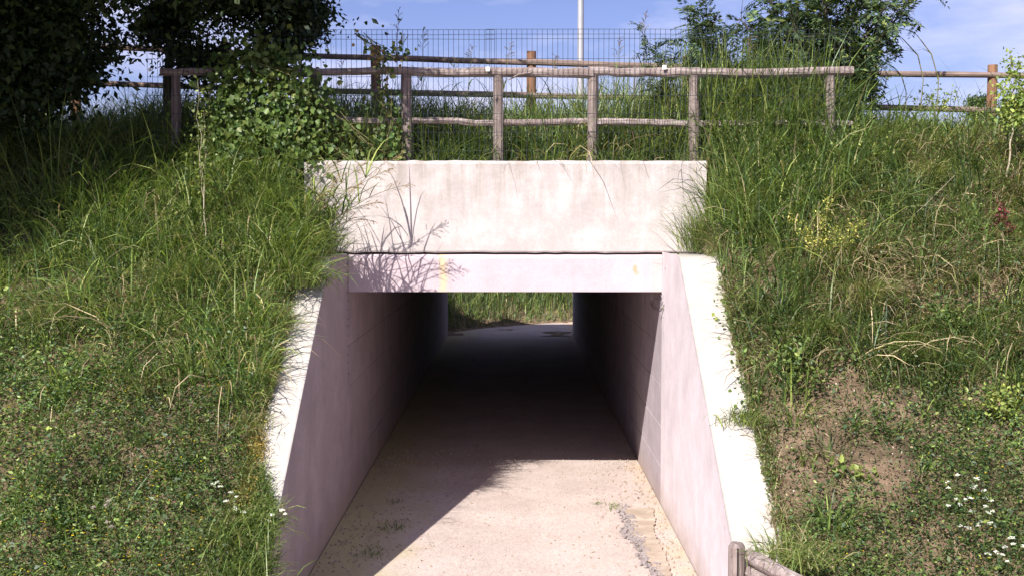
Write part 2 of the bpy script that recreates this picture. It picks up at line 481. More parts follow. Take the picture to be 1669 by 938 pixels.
# side walls: backing plus formwork panels with open joints
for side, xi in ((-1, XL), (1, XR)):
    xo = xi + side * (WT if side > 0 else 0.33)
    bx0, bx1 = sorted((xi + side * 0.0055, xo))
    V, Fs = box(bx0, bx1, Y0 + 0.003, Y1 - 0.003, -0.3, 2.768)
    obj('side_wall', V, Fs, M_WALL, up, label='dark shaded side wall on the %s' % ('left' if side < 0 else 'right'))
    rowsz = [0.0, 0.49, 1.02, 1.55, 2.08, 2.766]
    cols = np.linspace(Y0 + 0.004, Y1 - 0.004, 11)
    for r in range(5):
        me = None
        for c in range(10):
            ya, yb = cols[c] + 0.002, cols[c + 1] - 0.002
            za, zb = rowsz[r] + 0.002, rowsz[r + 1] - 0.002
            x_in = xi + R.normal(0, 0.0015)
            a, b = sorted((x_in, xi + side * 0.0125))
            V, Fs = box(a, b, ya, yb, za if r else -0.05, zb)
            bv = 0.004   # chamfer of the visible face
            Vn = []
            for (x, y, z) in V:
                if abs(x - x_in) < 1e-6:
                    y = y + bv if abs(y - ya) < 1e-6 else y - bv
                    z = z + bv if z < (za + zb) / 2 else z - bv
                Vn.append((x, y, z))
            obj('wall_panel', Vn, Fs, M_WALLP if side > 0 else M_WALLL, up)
# wing walls
for side, xi in ((-1, XL), (1, XR)):
    for far in (0, 1):
        if not far:
            prof = [(9.95, -0.3), (9.95, 0.70), (13.50, 3.22), (13.62, 3.262), (Y0 + 0.002, 3.262), (Y0 + 0.002, -0.3)]
        else:
            prof = [(Y1 - 0.002, -0.3), (Y1 - 0.002, 3.262), (38.4, 3.262), (39.0, 2.8), (39.2, -0.3)] if side > 0 else \
                   [(Y1 - 0.002, -0.3), (Y1 - 0.002, 3.262), (37.6, 3.262), (37.7, -0.3)]
            prof = [(p, q) for p, q in prof]
            if side > 0: prof = [(Y1 - 0.002, -0.3), (Y1 - 0.002, 3.262), (37.6, 3.262), (37.7, -0.3)]
        n = len(prof)
        x_in, x_out = xi, xi + side * (WT if side > 0 else 0.33)
        fc = [(x_in, p, q) for p, q in prof]; bc = [(x_out, p, q) for p, q in prof]
        Vw = fc + bc
        inner = tuple(range(n)) if side < 0 else tuple(range(n - 1, -1, -1))
        Fw = [inner]
        outerf = tuple(reversed([i + n for i in inner]))
        Fw.append(outerf)
        for i in range(n):
            j = (i + 1) % n
            Fw.append((i, i + n, j + n, j))
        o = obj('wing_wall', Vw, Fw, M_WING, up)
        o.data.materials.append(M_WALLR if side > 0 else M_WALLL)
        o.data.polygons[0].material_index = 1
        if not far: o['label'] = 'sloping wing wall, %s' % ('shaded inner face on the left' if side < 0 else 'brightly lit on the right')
        bm_mod = o.modifiers.new('edge', 'BEVEL'); bm_mod.width = 0.022; bm_mod.segments = 2; bm_mod.limit_method = 'ANGLE'
# holes in the joint at the left portal
parts = []
for k in range(13):
    z = 3.12 - k * 0.115 + R.normal(0, 0.01)
    y = 14.93
    P = [(XL - 0.012, y, z), (XL + 0.004, y, z)]
    parts.append(tube(P, 0.011 + R.random() * 0.006, 6))
V, Fs = join(parts)
obj('joint_hole', V, Fs, M_HOLE, up, kind='stuff')
# chalk scribble on the right wall just inside the portal
def onwall(px, py):
    c = 1900 * XR / (px - 837)
    Y = c
    for _ in range(4):
        p = at(px, py, Y); Y *= XR / p[0]
    p = at(px, py, Y); return np.array([XR - 0.006, p[1], p[2]])
strokes = []
cxp, cyp = 1072, 489
for r0, r1, a0, a1 in ((17, 16, 20, 330), (14, 12, 90, 400), (10, 8, 150, 300), (6, 9, -60, 120)):
    pts = []
    for t in np.linspace(0, 1, 18):
        a = math.radians(a0 + (a1 - a0) * t); r = r0 + (r1 - r0) * t
        pts.append(onwall(cxp + r * 0.72 * math.cos(a), cyp + r * math.sin(a)))
    strokes.append(pts)
strokes.append([onwall(1066, 486), onwall(1073, 489), onwall(1081, 484)])
strokes.append([onwall(1082, 500), onwall(1080, 512), onwall(1078, 520)])
strokes.append([onwall(1079, 500), onwall(1077, 508), onwall(1082, 516)])
V, Fs = join([tube(s, 0.0045, 4) for s in strokes])
obj('chalk_drawing', V, Fs, M_CHALK, up)

# broken cement skin along the right edge of the road
edgeL = [(1017, 828), (1030, 850), (1024, 868), (1042, 880), (1052, 905), (1070, 930), (1080, 960)]
edgeR = [(1062, 826), (1068, 845), (1066, 862), (1072, 880), (1084, 900), (1092, 925), (1100, 960)]
def onroad(px, py, z=0.03):
    d = at(px, py, 10.0); k = (CAMZ - z) / (CAMZ - d[2])
    return np.array([d[0] * k, d[1] * k, z])
L2 = []; R2 = []
for i in range(len(edgeL) - 1):
    for t in np.linspace(0, 1, 9, endpoint=False):
        for src, dst, am in ((edgeL, L2, 3.5), (edgeR, R2, 3.0)):
            px = src[i][0] * (1 - t) + src[i + 1][0] * t + R.normal(0, am * 0.45); py = src[i][1] * (1 - t) + src[i + 1][1] * t
            dst.append((px, py))
V = [onroad(*p, 0.036) for p in L2] + [onroad(*p, 0.036) for p in R2] + [onroad(*p, 0.0) for p in L2] + [onroad(*p, 0.0) for p in R2]
n = len(L2)
Fs = [(i, i + n, i + 1 + n, i + 1) for i in range(n - 1)] + [(i, i + 1, i + 1 + 2 * n, i + 2 * n) for i in range(n - 1)] + [(i + n + 1, i + n, i + 3 * n, i + 1 + 3 * n) for i in range(n - 1)]
o = obj('cement_patch', V, Fs, M_PATCH, None, loc=onroad(1050, 880, 0))
tag(o, 'thin pale cement patch with a broken edge on the road by the right wall', 'patch')
parts = []
for k in range(260):
    t = R.random(); i = int(t * (n - 1)); p = L2[i]
    q = onroad(p[0] + R.normal(-3, 5), p[1] + R.normal(0, 5), 0.035)
    s = R.uniform(0.006, 0.022)
    v, f = box(-s, s, -s, s, -s * 0.6, s * 0.6)
    a = R.random() * 6
    v = [(q[0] + (x * math.cos(a) - y * math.sin(a)) * R.uniform(.7, 1.2), q[1] + x * math.sin(a) + y * math.cos(a), q[2] + z) for x, y, z in v]
    parts.append((v, f))
V, Fs = join(parts)
tag(obj('rubble', V, Fs, M_RUBBLE), 'grey crumbs of rubble along the broken cement edge', 'rubble', kind='stuff')
parts = []
for k in range(1500):
    y = R.uniform(9.5, 18.5); x = R.uniform(XL + 0.03, XR - 0.03)
    if R.random() < 0.5: x = XR - abs(R.normal(0, 0.35)) - 0.02 if R.random() < 0.5 else XL + abs(R.normal(0, 0.4)) + 0.02
    s = R.uniform(0.003, 0.010)
    v, f = box(-s, s, -s, s, -s, s * 0.6)
    a = R.random() * 6
    v = [(x + xx * math.cos(a) - yy * math.sin(a), y + xx * math.sin(a) + yy * math.cos(a), 0.026 + zz) for xx, yy, zz in v]
    parts.append((v, f))
V, Fs = join(parts)
tag(obj('gravel', V, Fs, M_PATCH), 'loose pale grit scattered over the road surface', 'gravel', kind='stuff')

# ------------------------------------------------------------ vegetation generators
GREEN = np.array([0.122, 0.186, 0.046]); LIME = np.array([0.255, 0.305, 0.080]); DEEP = np.array([0.036, 0.074, 0.020])
STRAW = np.array([0.42, 0.34, 0.20]); BLUEG = np.array([0.095, 0.145, 0.075]); BROWN = np.array([0.16, 0.10, 0.06])

def unit(v): return v / (np.linalg.norm(v, axis=-1, keepdims=True) + 1e-9)

def blades(P, L, az, lean, droop, wid, col, K=4, bias=None):
    """n arching grass blades: P roots, L length, az heading, lean start angle from vertical, droop total extra bend"""
    n = len(P)
    H = np.stack([np.cos(az), np.sin(az), np.zeros(n)], 1)
    if bias is not None: H = unit(H + bias)
    W = np.stack([-H[:, 1], H[:, 0], np.zeros(n)], 1)
    W = unit(W + 0.35 * R.normal(size=(n, 3)))
    pts = [P]; cur = P.copy()
    for k in range(K):
        a = lean + droop * ((k + 0.5) / K) ** 1.4
        d = H * np.sin(a)[:, None] + np.array([0, 0, 1.0]) * np.cos(a)[:, None]
        cur = cur + d * (L / K)[:, None]
        pts.append(cur)
    V = np.zeros((n, K + 1, 2, 3), np.float32)
    prof = np.array([0.75, 1.0, 0.85, 0.55, 0.08]) if K == 4 else np.linspace(1, 0.08, K + 1) if K != 3 else np.array([0.8, 1.0, 0.7, 0.06])
    for k in range(K + 1):
        ww = (wid * prof[k] * 0.5)[:, None]
        V[:, k, 0] = pts[k] - W * ww; V[:, k, 1] = pts[k] + W * ww
    base = np.arange(n)[:, None] * (2 * (K + 1))
    fs = [np.stack([base[:, 0] + 2 * k, base[:, 0] + 2 * k + 1, base[:, 0] + 2 * k + 3, base[:, 0] + 2 * k + 2], 1) for k in range(K)]
    Fq = np.stack(fs, 1).reshape(-1, 4)
    cc = np.repeat(col[:, None, :], 2 * (K + 1), axis=1).reshape(-1, 3)
    return V.reshape(-1, 3), Fq, cc

def leaves(P, A, Nn, ln, wd, col, fold=True, curl=0.15):
    """leaf blades: P base, A axis, Nn up side; two folded quads each (or one)"""
    n = len(P)
    A = unit(A); Sd = unit(np.cross(A, Nn)); Up = np.cross(Sd, A)
    ln = ln[:, None]; wd = wd[:, None]
    if fold:
        base = P; tip = P + A * ln - Up * ln * curl
        l1 = P + A * ln * 0.28 + Sd * wd * 0.5 + Up * wd * 0.12; l2 = P + A * ln * 0.68 + Sd * wd * 0.36 + Up * wd * 0.05 - Up * ln * curl * 0.5
        r1 = P + A * ln * 0.28 - Sd * wd * 0.5 + Up * wd * 0.12; r2 = P + A * ln * 0.68 - Sd * wd * 0.36 + Up * wd * 0.05 - Up * ln * curl * 0.5
        V = np.stack([base, l1, l2, tip, r2, r1], 1)
        b = np.arange(n) * 6
        Fq = np.stack([np.stack([b, b + 1, b + 2, b + 3], 1), np.stack([b, b + 3, b + 4, b + 5], 1)], 1).reshape(-1, 4)
        cc = np.repeat(col[:, None, :], 6, axis=1).reshape(-1, 3)
    else:
        V = np.stack([P, P + A * ln * 0.45 + Sd * wd * 0.5, P + A * ln - Up * ln * curl, P + A * ln * 0.45 - Sd * wd * 0.5], 1)
        b = np.arange(n) * 4
        Fq = np.stack([b, b + 1, b + 2, b + 3], 1)
        cc = np.repeat(col[:, None, :], 4, axis=1).reshape(-1, 3)
    return V.reshape(-1, 3).astype(np.float32), Fq, cc

def cat3(items):
    Vs, Fs, Cs = [], [], []; b = 0
    for v, f, c in items:
        Vs.append(v); Fs.append(f + b); Cs.append(c); b += len(v)
    return np.concatenate(Vs), np.concatenate(Fs), np.concatenate(Cs)

def mixcol(n, *cw, var=0.22):
    """random mixture of colours with weights"""
    cols = np.array([c for c, _ in cw]); ws = np.array([w_ for _, w_ in cw], float); ws /= ws.sum()
    i = R.choice(len(cols), n, p=ws); j = R.choice(len(cols), n, p=ws); t = R.random(n)[:, None] * 0.5
    c = cols[i] * (1 - t) + cols[j] * t
    return np.clip(c * np.exp(R.normal(0, var, n))[:, None], 0, 1)

def randdir(n, up=0.0):
    d = R.normal(size=(n, 3)); d[:, 2] += up
    return unit(d)

def on_bank(x, y):
    return np.stack([x, y, height(x, y)], 1)

def allowed(x, y):
    """where plants may root: not in the road or walls"""
    bad = (x > XL - 0.35) & (x < XR + 0.43) & (y < 15.36)
    bad |= (x > XL - 0.55) & (x < XR + 0.5) & (y > 36.6) & (y < yedge(x))
    bad |= (y > 36.6) & (x > 2.3) & (y < yedge(x)) & (y > yedge(x) - 3.2)
    bad |= np.abs(x) > 0.455 * y + 0.9
    return ~bad

# ---------------- grass over the banks
DOWN = np.array([0, -0.55, 0])
def side_fac(x): return np.clip((np.abs(x + 0.085) - 2.4) / 1.5, 0, 1)
items = []
# tufts
ntu = 7000
tx = R.uniform(-8.6, 8.6, ntu); ty = R.uniform(8.9, 18.4, ntu)
den = fbm(tx, ty, 0.8, 2)
# low turf foreground is sparse in tufts, upper bank lush
pk = np.where(ty < 11.5, 0.55, 0.9) * np.where(tx > 0, np.where(ty < 11.9, 0.45, 1.0), 1.0)
pk *= np.clip((den - 0.28) * 4, 0.15, 1)
keep = (R.random(ntu) < pk) & allowed(tx, ty)
tx, ty = tx[keep], ty[keep]
size = R.lognormal(0, 0.36, len(tx)) * np.where(ty < 11.6, 0.21, 0.44) * np.where((ty > 13) & (ty < 16.5), 1.15, 1.0)
nb = (R.uniform(14, 44, len(tx)) * np.where(ty < 11.6, 0.8, 1.0)).astype(int)
dry = np.clip((fbm(tx, ty, 1.1, 5) - 0.42) * 2.5, 0.04, 0.75) * np.where(tx > 0, 1.0, 0.55)
lush = fbm(tx, ty, 0.5, 3)
ti = np.repeat(np.arange(len(tx)), nb); n = len(ti)
sp = size[ti] * 0.16
bx_ = tx[ti] + R.normal(0, 1, n) * sp; by_ = ty[ti] + R.normal(0, 1, n) * sp
ok = allowed(bx_, by_)
ti, bx_, by_ = ti[ok], bx_[ok], by_[ok]; n = len(ti)
P = on_bank(bx_, by_); P[:, 2] -= 0.02
az = np.arctan2(by_ - ty[ti], bx_ - tx[ti]) + R.normal(0, 0.5, n)
isdry = R.random(n) < dry[ti]
col = np.where(isdry[:, None], mixcol(n, (STRAW, 3), (BROWN, 1), (STRAW * 0.6, 2)),
               mixcol(n, (GREEN, 4), (LIME, 2.4), (DEEP, 2.2), (BLUEG, 1.2)))
col *= (R.lognormal(0, 0.22, len(tx))[ti] * (0.55 + 0.95 * lush[ti]))[:, None]
Ln = size[ti] * R.uniform(0.55, 1.35, n)
lean = np.abs(R.normal(0.25, 0.2, n)) + isdry * 0.5
items.append(blades(P, Ln, az, lean, R.uniform(0.6, 2.1, n) + isdry * 0.4, R.uniform(0.006, 0.018, n), col, 4, bias=DOWN))
nT = n
# fine undergrowth of short blades
n = 170000
x = R.uniform(-8.6, 8.6, n); y = R.uniform(8.8, 18.6, n)
cover = fbm(x, y, 1.0, 6)
bare = np.where(x > 0, np.clip((0.62 - cover) * 6, 0.22, 1), 0.9)
bare = np.where(y > 12.5, np.maximum(bare, 0.6), bare)
k = (R.random(n) < bare) & allowed(x, y)
x, y = x[k], y[k]; n = len(x)
P = on_bank(x, y)
isdry = R.random(n) < np.clip((fbm(x, y, 1.7, 7) - 0.35) * 1.8, 0.05, 0.7)
col = np.where(isdry[:, None], mixcol(n, (STRAW, 2), (BROWN, 2), (STRAW * 0.5, 2)), mixcol(n, (GREEN, 4), (LIME, 1), (DEEP, 2), (BLUEG, 1.5)))
items.append(blades(P, R.uniform(0.05, 0.20, n), R.uniform(0, 6.28, n), R.uniform(0, 0.8, n), R.uniform(0.3, 1.8, n), R.uniform(0.004, 0.011, n), col, 2, bias=DOWN * 0.6))
V, Fq2, cc = cat3(items)
o = obj('bank_grass', V, Fq2, M_GRASS, None, col=cc)
tag(o, 'long tufty green grass with straw coloured blades over both banks', 'grass', kind='stuff')

# ---------------- low broad-leaved herbs
items = []
n = 52000
hx = R.uniform(-8.4, 8.4, n); hy = R.uniform(8.9, 17.5, n)
hd = fbm(hx, hy, 0.7, 4)
pk = np.interp(hy, [9, 11.6, 12.6, 17], [1.0, 0.95, 0.40, 0.30]) * np.where((hx > 0) & (hy < 12.2), np.clip((fbm(hx, hy, 0.75, 5) - 0.36) * 5.0, 0.25, 0.9), np.clip((hd - 0.12) * 6, 0.55, 1))
k = (R.random(n) < pk) & allowed(hx, hy)
hx, hy = hx[k], hy[k]; n = len(hx)
hh = R.lognormal(-1.80, 0.40, n) * np.where((hx < 0) & (hy < 12.6), 1.35, 1.0)
tone = fbm(hx, hy, 0.9, 0)
nl = R.integers(11, 23, n)
i = np.repeat(np.arange(n), nl); m_ = len(i)
ang = R.uniform(0, 6.28, m_); rr_ = np.sqrt(R.random(m_)) * hh[i] * 0.9
x = hx[i] + rr_ * np.cos(ang); y = hy[i] + rr_ * np.sin(ang) * 0.9
ok = allowed(x, y); i, ang, x, y = i[ok], ang[ok], x[ok], y[ok]; m_ = len(i)
P = on_bank(x, y); P[:, 2] += R.random(m_) ** 0.8 * hh[i] * 1.15
A = np.stack([np.cos(ang), np.sin(ang), R.normal(0.1, 0.5, m_)], 1)
Nn = randdir(m_, 1.2)
col = mixcol(m_, (GREEN, 3), (DEEP, 3), (BLUEG, 1.6), (LIME, 0.9)) * (0.35 + 1.35 * tone[i])[:, None] * R.lognormal(0, 0.25, n)[i][:, None]
s = R.uniform(0.018, 0.046, m_) * np.where(R.random(n) < 0.12, 1.7, 1.0)[i]
items.append(leaves(P, A, Nn, s, s * R.uniform(0.3, 0.62, m_), col, fold=False))
V, Fq2, cc = cat3(items)
o = obj('bank_herbs', V, Fq2, M_LEAF, None, col=cc)
tag(o, 'low dark green leafy weeds covering both banks', 'ground cover', kind='stuff')
# dead litter: pale twigs and stems lying on the bare patches
n = 30000
x = R.uniform(-7.4, 7.4, n); y = R.uniform(8.9, 14.8, n)
k = allowed(x, y) & (R.random(n) < np.where(x > 0, 0.9, 0.4) * np.clip((fbm(x, y, 1.6, 4) - 0.3) * 4, 0.1, 1)); x, y = x[k], y[k]; n = len(x)
P = on_bank(x, y); P[:, 2] += R.uniform(0.005, 0.07, n)
A = np.stack([R.normal(size=n), R.normal(size=n) * 0.7, R.normal(size=n) * 0.7], 1); A[:, 2] += A[:, 1] * 0.6
s = R.uniform(0.04, 0.20, n)
v, f, c = leaves(P, A, randdir(n, 1), s, R.uniform(0.003, 0.009, n), mixcol(n, (STRAW, 3), (BROWN, 2), (STRAW * 0.55, 2)), fold=False, curl=0.1)
tag(obj('dry_litter', v, f, M_GRASS, None, col=c), 'straw and dead stems lying on the bare soil of the banks', 'litter', kind='stuff')
# clods and small stones on the eroded patches
n = 3200
x = R.uniform(-7, 7, n); y = R.uniform(9, 13, n)
k = allowed(x, y) & (R.random(n) < np.where(x > 0, 1, 0.3)); x, y = x[k], y[k]; n = len(x)
P = on_bank(x, y); s = 0.006 + 0.016 * R.random(n) ** 2.5
oct_ = np.array([[1, 0, 0], [0, 1, 0], [-1, 0, 0], [0, -1, 0], [0, 0, 1], [0, 0, -1]], float)
Vc = (P[:, None, :] + oct_[None] * s[:, None, None] * R.uniform(0.5, 1.3, (n, 6, 1)) + R.normal(0, 0.2, (n, 6, 3)) * s[:, None, None]).reshape(-1, 3)
tri = np.array([[0, 1, 4], [1, 2, 4], [2, 3, 4], [3, 0, 4], [1, 0, 5], [2, 1, 5], [3, 2, 5], [0, 3, 5]])
Fc = (np.arange(n)[:, None, None] * 6 + tri[None]).reshape(-1, 3)
cc = np.repeat(mixcol(n, (np.array([0.34, 0.24, 0.16]), 3), (np.array([0.5, 0.42, 0.34]), 1)), 6, axis=0)
tag(obj('soil_clods', Vc, Fc, leafmat('soil_clod', 0.0, 0.95), None, col=cc), 'crumbs of clay and small stones on the eroded patches of the banks', 'stones', kind='stuff')
# tiny yellow flowers
n = 1500
x = np.where(R.random(n) < 0.78, R.uniform(-8, -2.7, n), R.uniform(2.6, 8, n)); y = R.uniform(9.5, 13.4, n)
k = allowed(x, y) & (fbm(x, y, 0.9, 3) > 0.42) & (R.random(n) < np.where(y < 11.8, 1, 0.3)); x, y = x[k], y[k]; n = len(x)
P = on_bank(x, y); P[:, 2] += R.uniform(0.14, 0.28, n)
it = []
for q in range(5):
    a = q * 1.257 + R.random(n) * 0.3
    A = np.stack([np.cos(a), np.sin(a) * 0.8 - 0.2, 0.4 + 0 * a], 1)
    s = R.uniform(0.008, 0.016, n)
    it.append(leaves(P, A, randdir(n, 3), s, s * 0.8, mixcol(n, (np.array([0.80, 0.60, 0.03]), 1), (np.array([0.75, 0.45, 0.03]), 0.3), var=0.1), fold=False))
v, f, c = cat3(it)
tag(obj('yellow_flowers', v, f, M_LEAF, None, col=c), 'tiny yellow blossoms dotted through the low weeds', 'flowers', kind='stuff')

# ---------------- tall growth behind the parapet
items = []
n = 12500
x = R.uniform(-5.2, 7.5, n); y = R.uniform(15.7, 17.6, n)
densx = np.interp(x, [-5.2, -3, -1.5, 0.2, 1.0, 2.2, 2.6, 4.6, 5.2, 7.5], [0.8, 0.8, 0.65, 0.62, 0.65, 0.85, 1.0, 0.9, 0.3, 0.10])
k = R.random(n) < densx; x, y = x[k], y[k]; n = len(x)
hx_ = np.interp(x, [-5.2, -3.5, -1.6, -0.3, 0.4, 1.2, 2.0, 2.7, 4.3, 5.0, 7.5], [0.9, 0.95, 1.0, 0.75, 0.8, 1.05, 1.3, 1.75, 1.4, 0.38, 0.26])
P = on_bank(x, y)
col = mixcol(n, (GREEN, 4), (LIME, 3), (BLUEG, 2), (DEEP, 0.6), (STRAW, 0.6))
items.append(blades(P, hx_ * R.uniform(0.45, 1.1, n), R.uniform(0, 6.28, n), np.abs(R.normal(0.05, 0.12, n)), R.uniform(0.2, 1.9, n), R.uniform(0.008, 0.022, n), col, 4))
v, f, c = cat3(items)
tag(obj('verge_reeds', v, f, M_GRASS, None, col=c), 'tall broad grass growing behind the parapet and between the fences', 'tall grass', kind='stuff')
n = 900
x = R.uniform(-2.75, -1.5, n); y = R.uniform(15.42, 15.9, n)
P = on_bank(x, y)
v, f, c = blades(P, R.uniform(0.3, 1.15, n), R.uniform(0, 6.28, n), np.abs(R.normal(0.08, 0.15, n)), R.uniform(0.4, 2.1, n), R.uniform(0.008, 0.020, n), mixcol(n, (GREEN, 4), (LIME, 2), (BLUEG, 1), (STRAW, 0.8)), 4)
tag(obj('tall_weeds', v, f, M_GRASS, None, col=c), 'tangle of tall weeds between the vine mound and the first lit log post', 'weeds', kind='stuff')
# right of the parapet: lush tall grass in front of the log fence
n = 4200
x = R.uniform(2.5, 5.6, n); y = R.uniform(14.2, 15.9, n)
k = R.random(n) < np.interp(x, [2.5, 3.8, 4.6, 5.0], [1, 0.85, 0.3, 0.0]); x, y = x[k], y[k]; n = len(x)
P = on_bank(x, y)
v, f, c = blades(P, R.uniform(0.4, 1.35, n) * np.interp(y, [14.2, 15.9], [0.65, 1.3]), R.uniform(0, 6.28, n), np.abs(R.normal(0.08, 0.15, n)), R.uniform(0.5, 2.2, n), R.uniform(0.009, 0.026, n), mixcol(n, (GREEN, 4), (LIME, 2), (BLUEG, 2), (DEEP, 1), (STRAW, 0.4)), 4, bias=DOWN * 0.5)
tag(obj('reed_bed', v, f, M_GRASS, None, col=c), 'dense clump of tall bright reeds right of the parapet around the log fence', 'reeds', kind='stuff')
n = 480
x = R.uniform(2.45, 4.25, n); y = R.uniform(15.6, 16.1, n)
P = on_bank(x, y)
v, f, c = blades(P, R.uniform(1.0, 1.95, n), R.uniform(0, 6.28, n), np.abs(R.normal(0.05, 0.08, n)), R.uniform(0.3, 1.3, n), R.uniform(0.016, 0.030, n), mixcol(n, (GREEN, 3), (LIME, 2.5), (BLUEG, 1)), 4)
tag(obj('tall_reeds', v, f, M_GRASS, None, col=c), 'broad-bladed reeds standing higher than the top rail right of centre', 'reeds', kind='stuff')
# left: lush tall grass climbing to the fence
n = 5600
x = R.uniform(-5.6, -2.45, n); y = R.uniform(13.2, 15.9, n)
k = allowed(x, y) & (R.random(n) < np.interp(x, [-5.6, -4, -2.5], [0.35, 0.9, 1])); x, y = x[k], y[k]; n = len(x)
P = on_bank(x, y)
v, f, c = blades(P, R.uniform(0.35, 0.95, n), R.uniform(0, 6.28, n), np.abs(R.normal(0.12, 0.18, n)), R.uniform(0.7, 2.3, n), R.uniform(0.008, 0.022, n), mixcol(n, (GREEN, 4), (LIME, 2.5), (BLUEG, 1), (DEEP, 1), (STRAW, 0.4)), 4, bias=DOWN * 0.7)
tag(obj('reed_bed', v, f, M_GRASS, None, col=c), 'dense tall arching grass left of the parapet under the dark tree', 'reeds', kind='stuff')

# ---------------- growth beyond the far portal
n = 26000
x = R.uniform(-5, 7, n); y = R.uniform(37.2, 48, n)
k = allowed(x, y) & (height(x, y) > 0.04); x, y = x[k], y[k]; n = len(x)
P = on_bank(x, y)
edge = np.clip((y - yedge(x)) / 1.2, 0.25, 1)
v1 = blades(P, R.uniform(0.3, 1.5, n) * edge, R.uniform(0, 6.28, n), np.abs(R.normal(0, 0.2, n)), R.uniform(0.2, 1.8, n), R.uniform(0.012, 0.03, n), mixcol(n, (GREEN, 4), (LIME, 2), (BLUEG, 2), (DEEP, 1), (STRAW, 0.3)), 3)
tag(obj('far_bank_grass', *v1[:2], M_GRASS, None, col=v1[2]), 'green roadside growth seen through the far end of the underpass', 'grass', kind='stuff')

# ------------------------------------------------------------ fences
def rail(p, q, r0, r1, sag=0.0, knots=10, sides=10, wob=0.05, bend=0.012):
    p, q = np.array(p), np.array(q)
    t = np.linspace(0, 1, knots)
    Pp = p[None] * (1 - t[:, None]) + q[None] * t[:, None]
    Pp[1:-1] += R.normal(0, bend * 0.35, (knots - 2, 3)) * np.array([0.2, 0.6, 1])
    Pp[:, 2] += bend * 0.8 * np.sin(t * 5 + R.random() * 6)
    Pp[:, 2] -= sag * np.sin(t * math.pi)
    rr_ = (r0 * (1 - t) + r1 * t) * (1 + R.normal(0, 0.04, knots))
    return tube(Pp, rr_, sides, True, wob)

YF = 15.50
ZB = 4.3
lf = thing('log_fence', 'rustic grey log fence of round posts and two rails standing behind the parapet', 'fence', at(812, 262, YF))
for px, tp, lx in ((287, 118, 0), (512, 118, 0), (662, 122, 2), (812, 122, 0), (966, 122, -1), (1131, 124, 1), (1352, 124, 4)):
    a = at(px, tp, YF); b = at(px + lx, 275, YF); b[2] = ZB - 0.25
    V, Fs = rail(b, a, 0.074, 0.066, 0, 9, 12, 0.035, 0.006)
    obj('post', V, Fs, M_LOG, lf, smooth=False)
for (x0, y0, x1, y1, r0, r1) in ((262, 118, 520, 117, .055, .058), (505, 117, 662, 116, .050, .055), (655, 115, 968, 121, .058, .066), (958, 117, 1140, 118, .064, .058), (1128, 119, 1390, 117, .058, .062)):
    V, Fs = rail(at(x0, y0, YF - 0.02), at(x1, y1, YF - 0.02), r0, r1, 0.0, 12, 12, 0.05, 0.012)
    obj('top_rail', V, Fs, M_LOGX, lf)
for (x0, y0, x1, y1) in ((520, 197, 668, 198), (672, 197, 806, 200), (818, 200, 962, 199), (972, 199, 1127, 202), (1136, 201, 1388, 202)):
    V, Fs = rail(at(x0, y0, YF + 0.02), at(x1, y1, YF + 0.02), .046, .044, 0, 10, 12, 0.06, 0.012)
    obj('lower_rail', V, Fs, M_LOGX, lf)
# loose strip of bark on the top rail
P = [at(828, 131, YF - 0.09), at(845, 122, YF - 0.09), at(870, 118, YF - 0.07)]
V, Fs = tube(P, [0.006, 0.018, 0.012], 5)
obj('bark_strip', V, Fs, M_LOG, lf)

# wire mesh in front of the log fence
YM = 15.40
mf = thing('wire_mesh_fence', 'dark wire mesh netting of tall narrow cells fixed to the front of the log fence', 'fence', at(800, 262, YM))
def meshpanel(x0, x1, top, bot):
    parts = []
    a = at(x0, top, YM); b = at(x1, top, YM)
    n = int(round((b[0] - a[0]) / 0.0667))
    r = 0.0028
    zb = at(x0, bot, YM)[2]
    for i in range(n + 1):
        x = a[0] + (b[0] - a[0]) * i / n
        e = R.normal(0, 0.002)
        parts.append(tube([(x, YM, zb), (x + e, YM + e, (zb + a[2]) / 2), (x, YM, a[2])], r, 4))
    for py in (top, top + 8, top + 15.5, 78 + 18, 126, 156, 186, 216, 246, 270):
        z = at(x0, py, YM)[2]
        xx = np.linspace(a[0], b[0], 12)
        parts.append(tube([(q, YM - 0.006, z + R.normal(0, 0.0015)) for q in xx], r, 4))
    return join(parts)
for x0, x1 in ((239, 806), (792, 1386)):
    V, Fs = meshpanel(x0, x1, 48 if x0 > 500 else 49, 275)
    obj('mesh_panel', V, Fs, M_WIRE, mf)
for px, py in ((795, 113), (1083, 110), (244, 114)):
    a = at(px, py, YM - 0.02)
    s = 0.026 if px > 300 else 0.018
    V, Fs = box(a[0] - s, a[0] + s, a[1] - 0.006, a[1] + 0.006, a[2] - s * 1.1, a[2] + s * 1.1)
    o = obj('tag_plate', V, Fs, M_TAG, mf)
    b = o.modifiers.new('edge', 'BEVEL'); b.width = 0.004; b.segments = 2

# rear fence along the upper road
YR = 18.5
rf = thing('timber_fence', 'brown round timber fence with two rails running behind, along the upper road', 'fence', at(866, 190, YR))
for px, tp, m in ((-130, 60, M_ORANGE), (122, 66, M_ORANGE), (368, 70, M_ORANGE), (612, 75, M_ORANGE), (866, 84, M_ORANGE), (1120, 92, M_ORANGE), (1372, 100, M_ORANGE), (1618, 106, M_ORANGE), (1870, 112, M_ORANGE)):
    a = at(px, tp, YR); b = a.copy(); b[2] = 4.7
    V, Fs = rail(b, a, 0.080, 0.076, 0, 6, 14, 0.01, 0.002)
    V = list(V) + [tuple(a + np.array([0, 0, 0.012]))]
    o = obj('post', V, Fs, m, rf, smooth=False)
up_ = [(-130, 55), (160, 76), (368, 87), (612, 94), (866, 102), (1120, 109), (1372, 119), (1618, 123), (1870, 128)]
lo_ = [(-130, 122), (90, 133), (368, 144), (612, 150), (866, 156), (1120, 162), (1372, 174), (1618, 180), (1870, 184)]
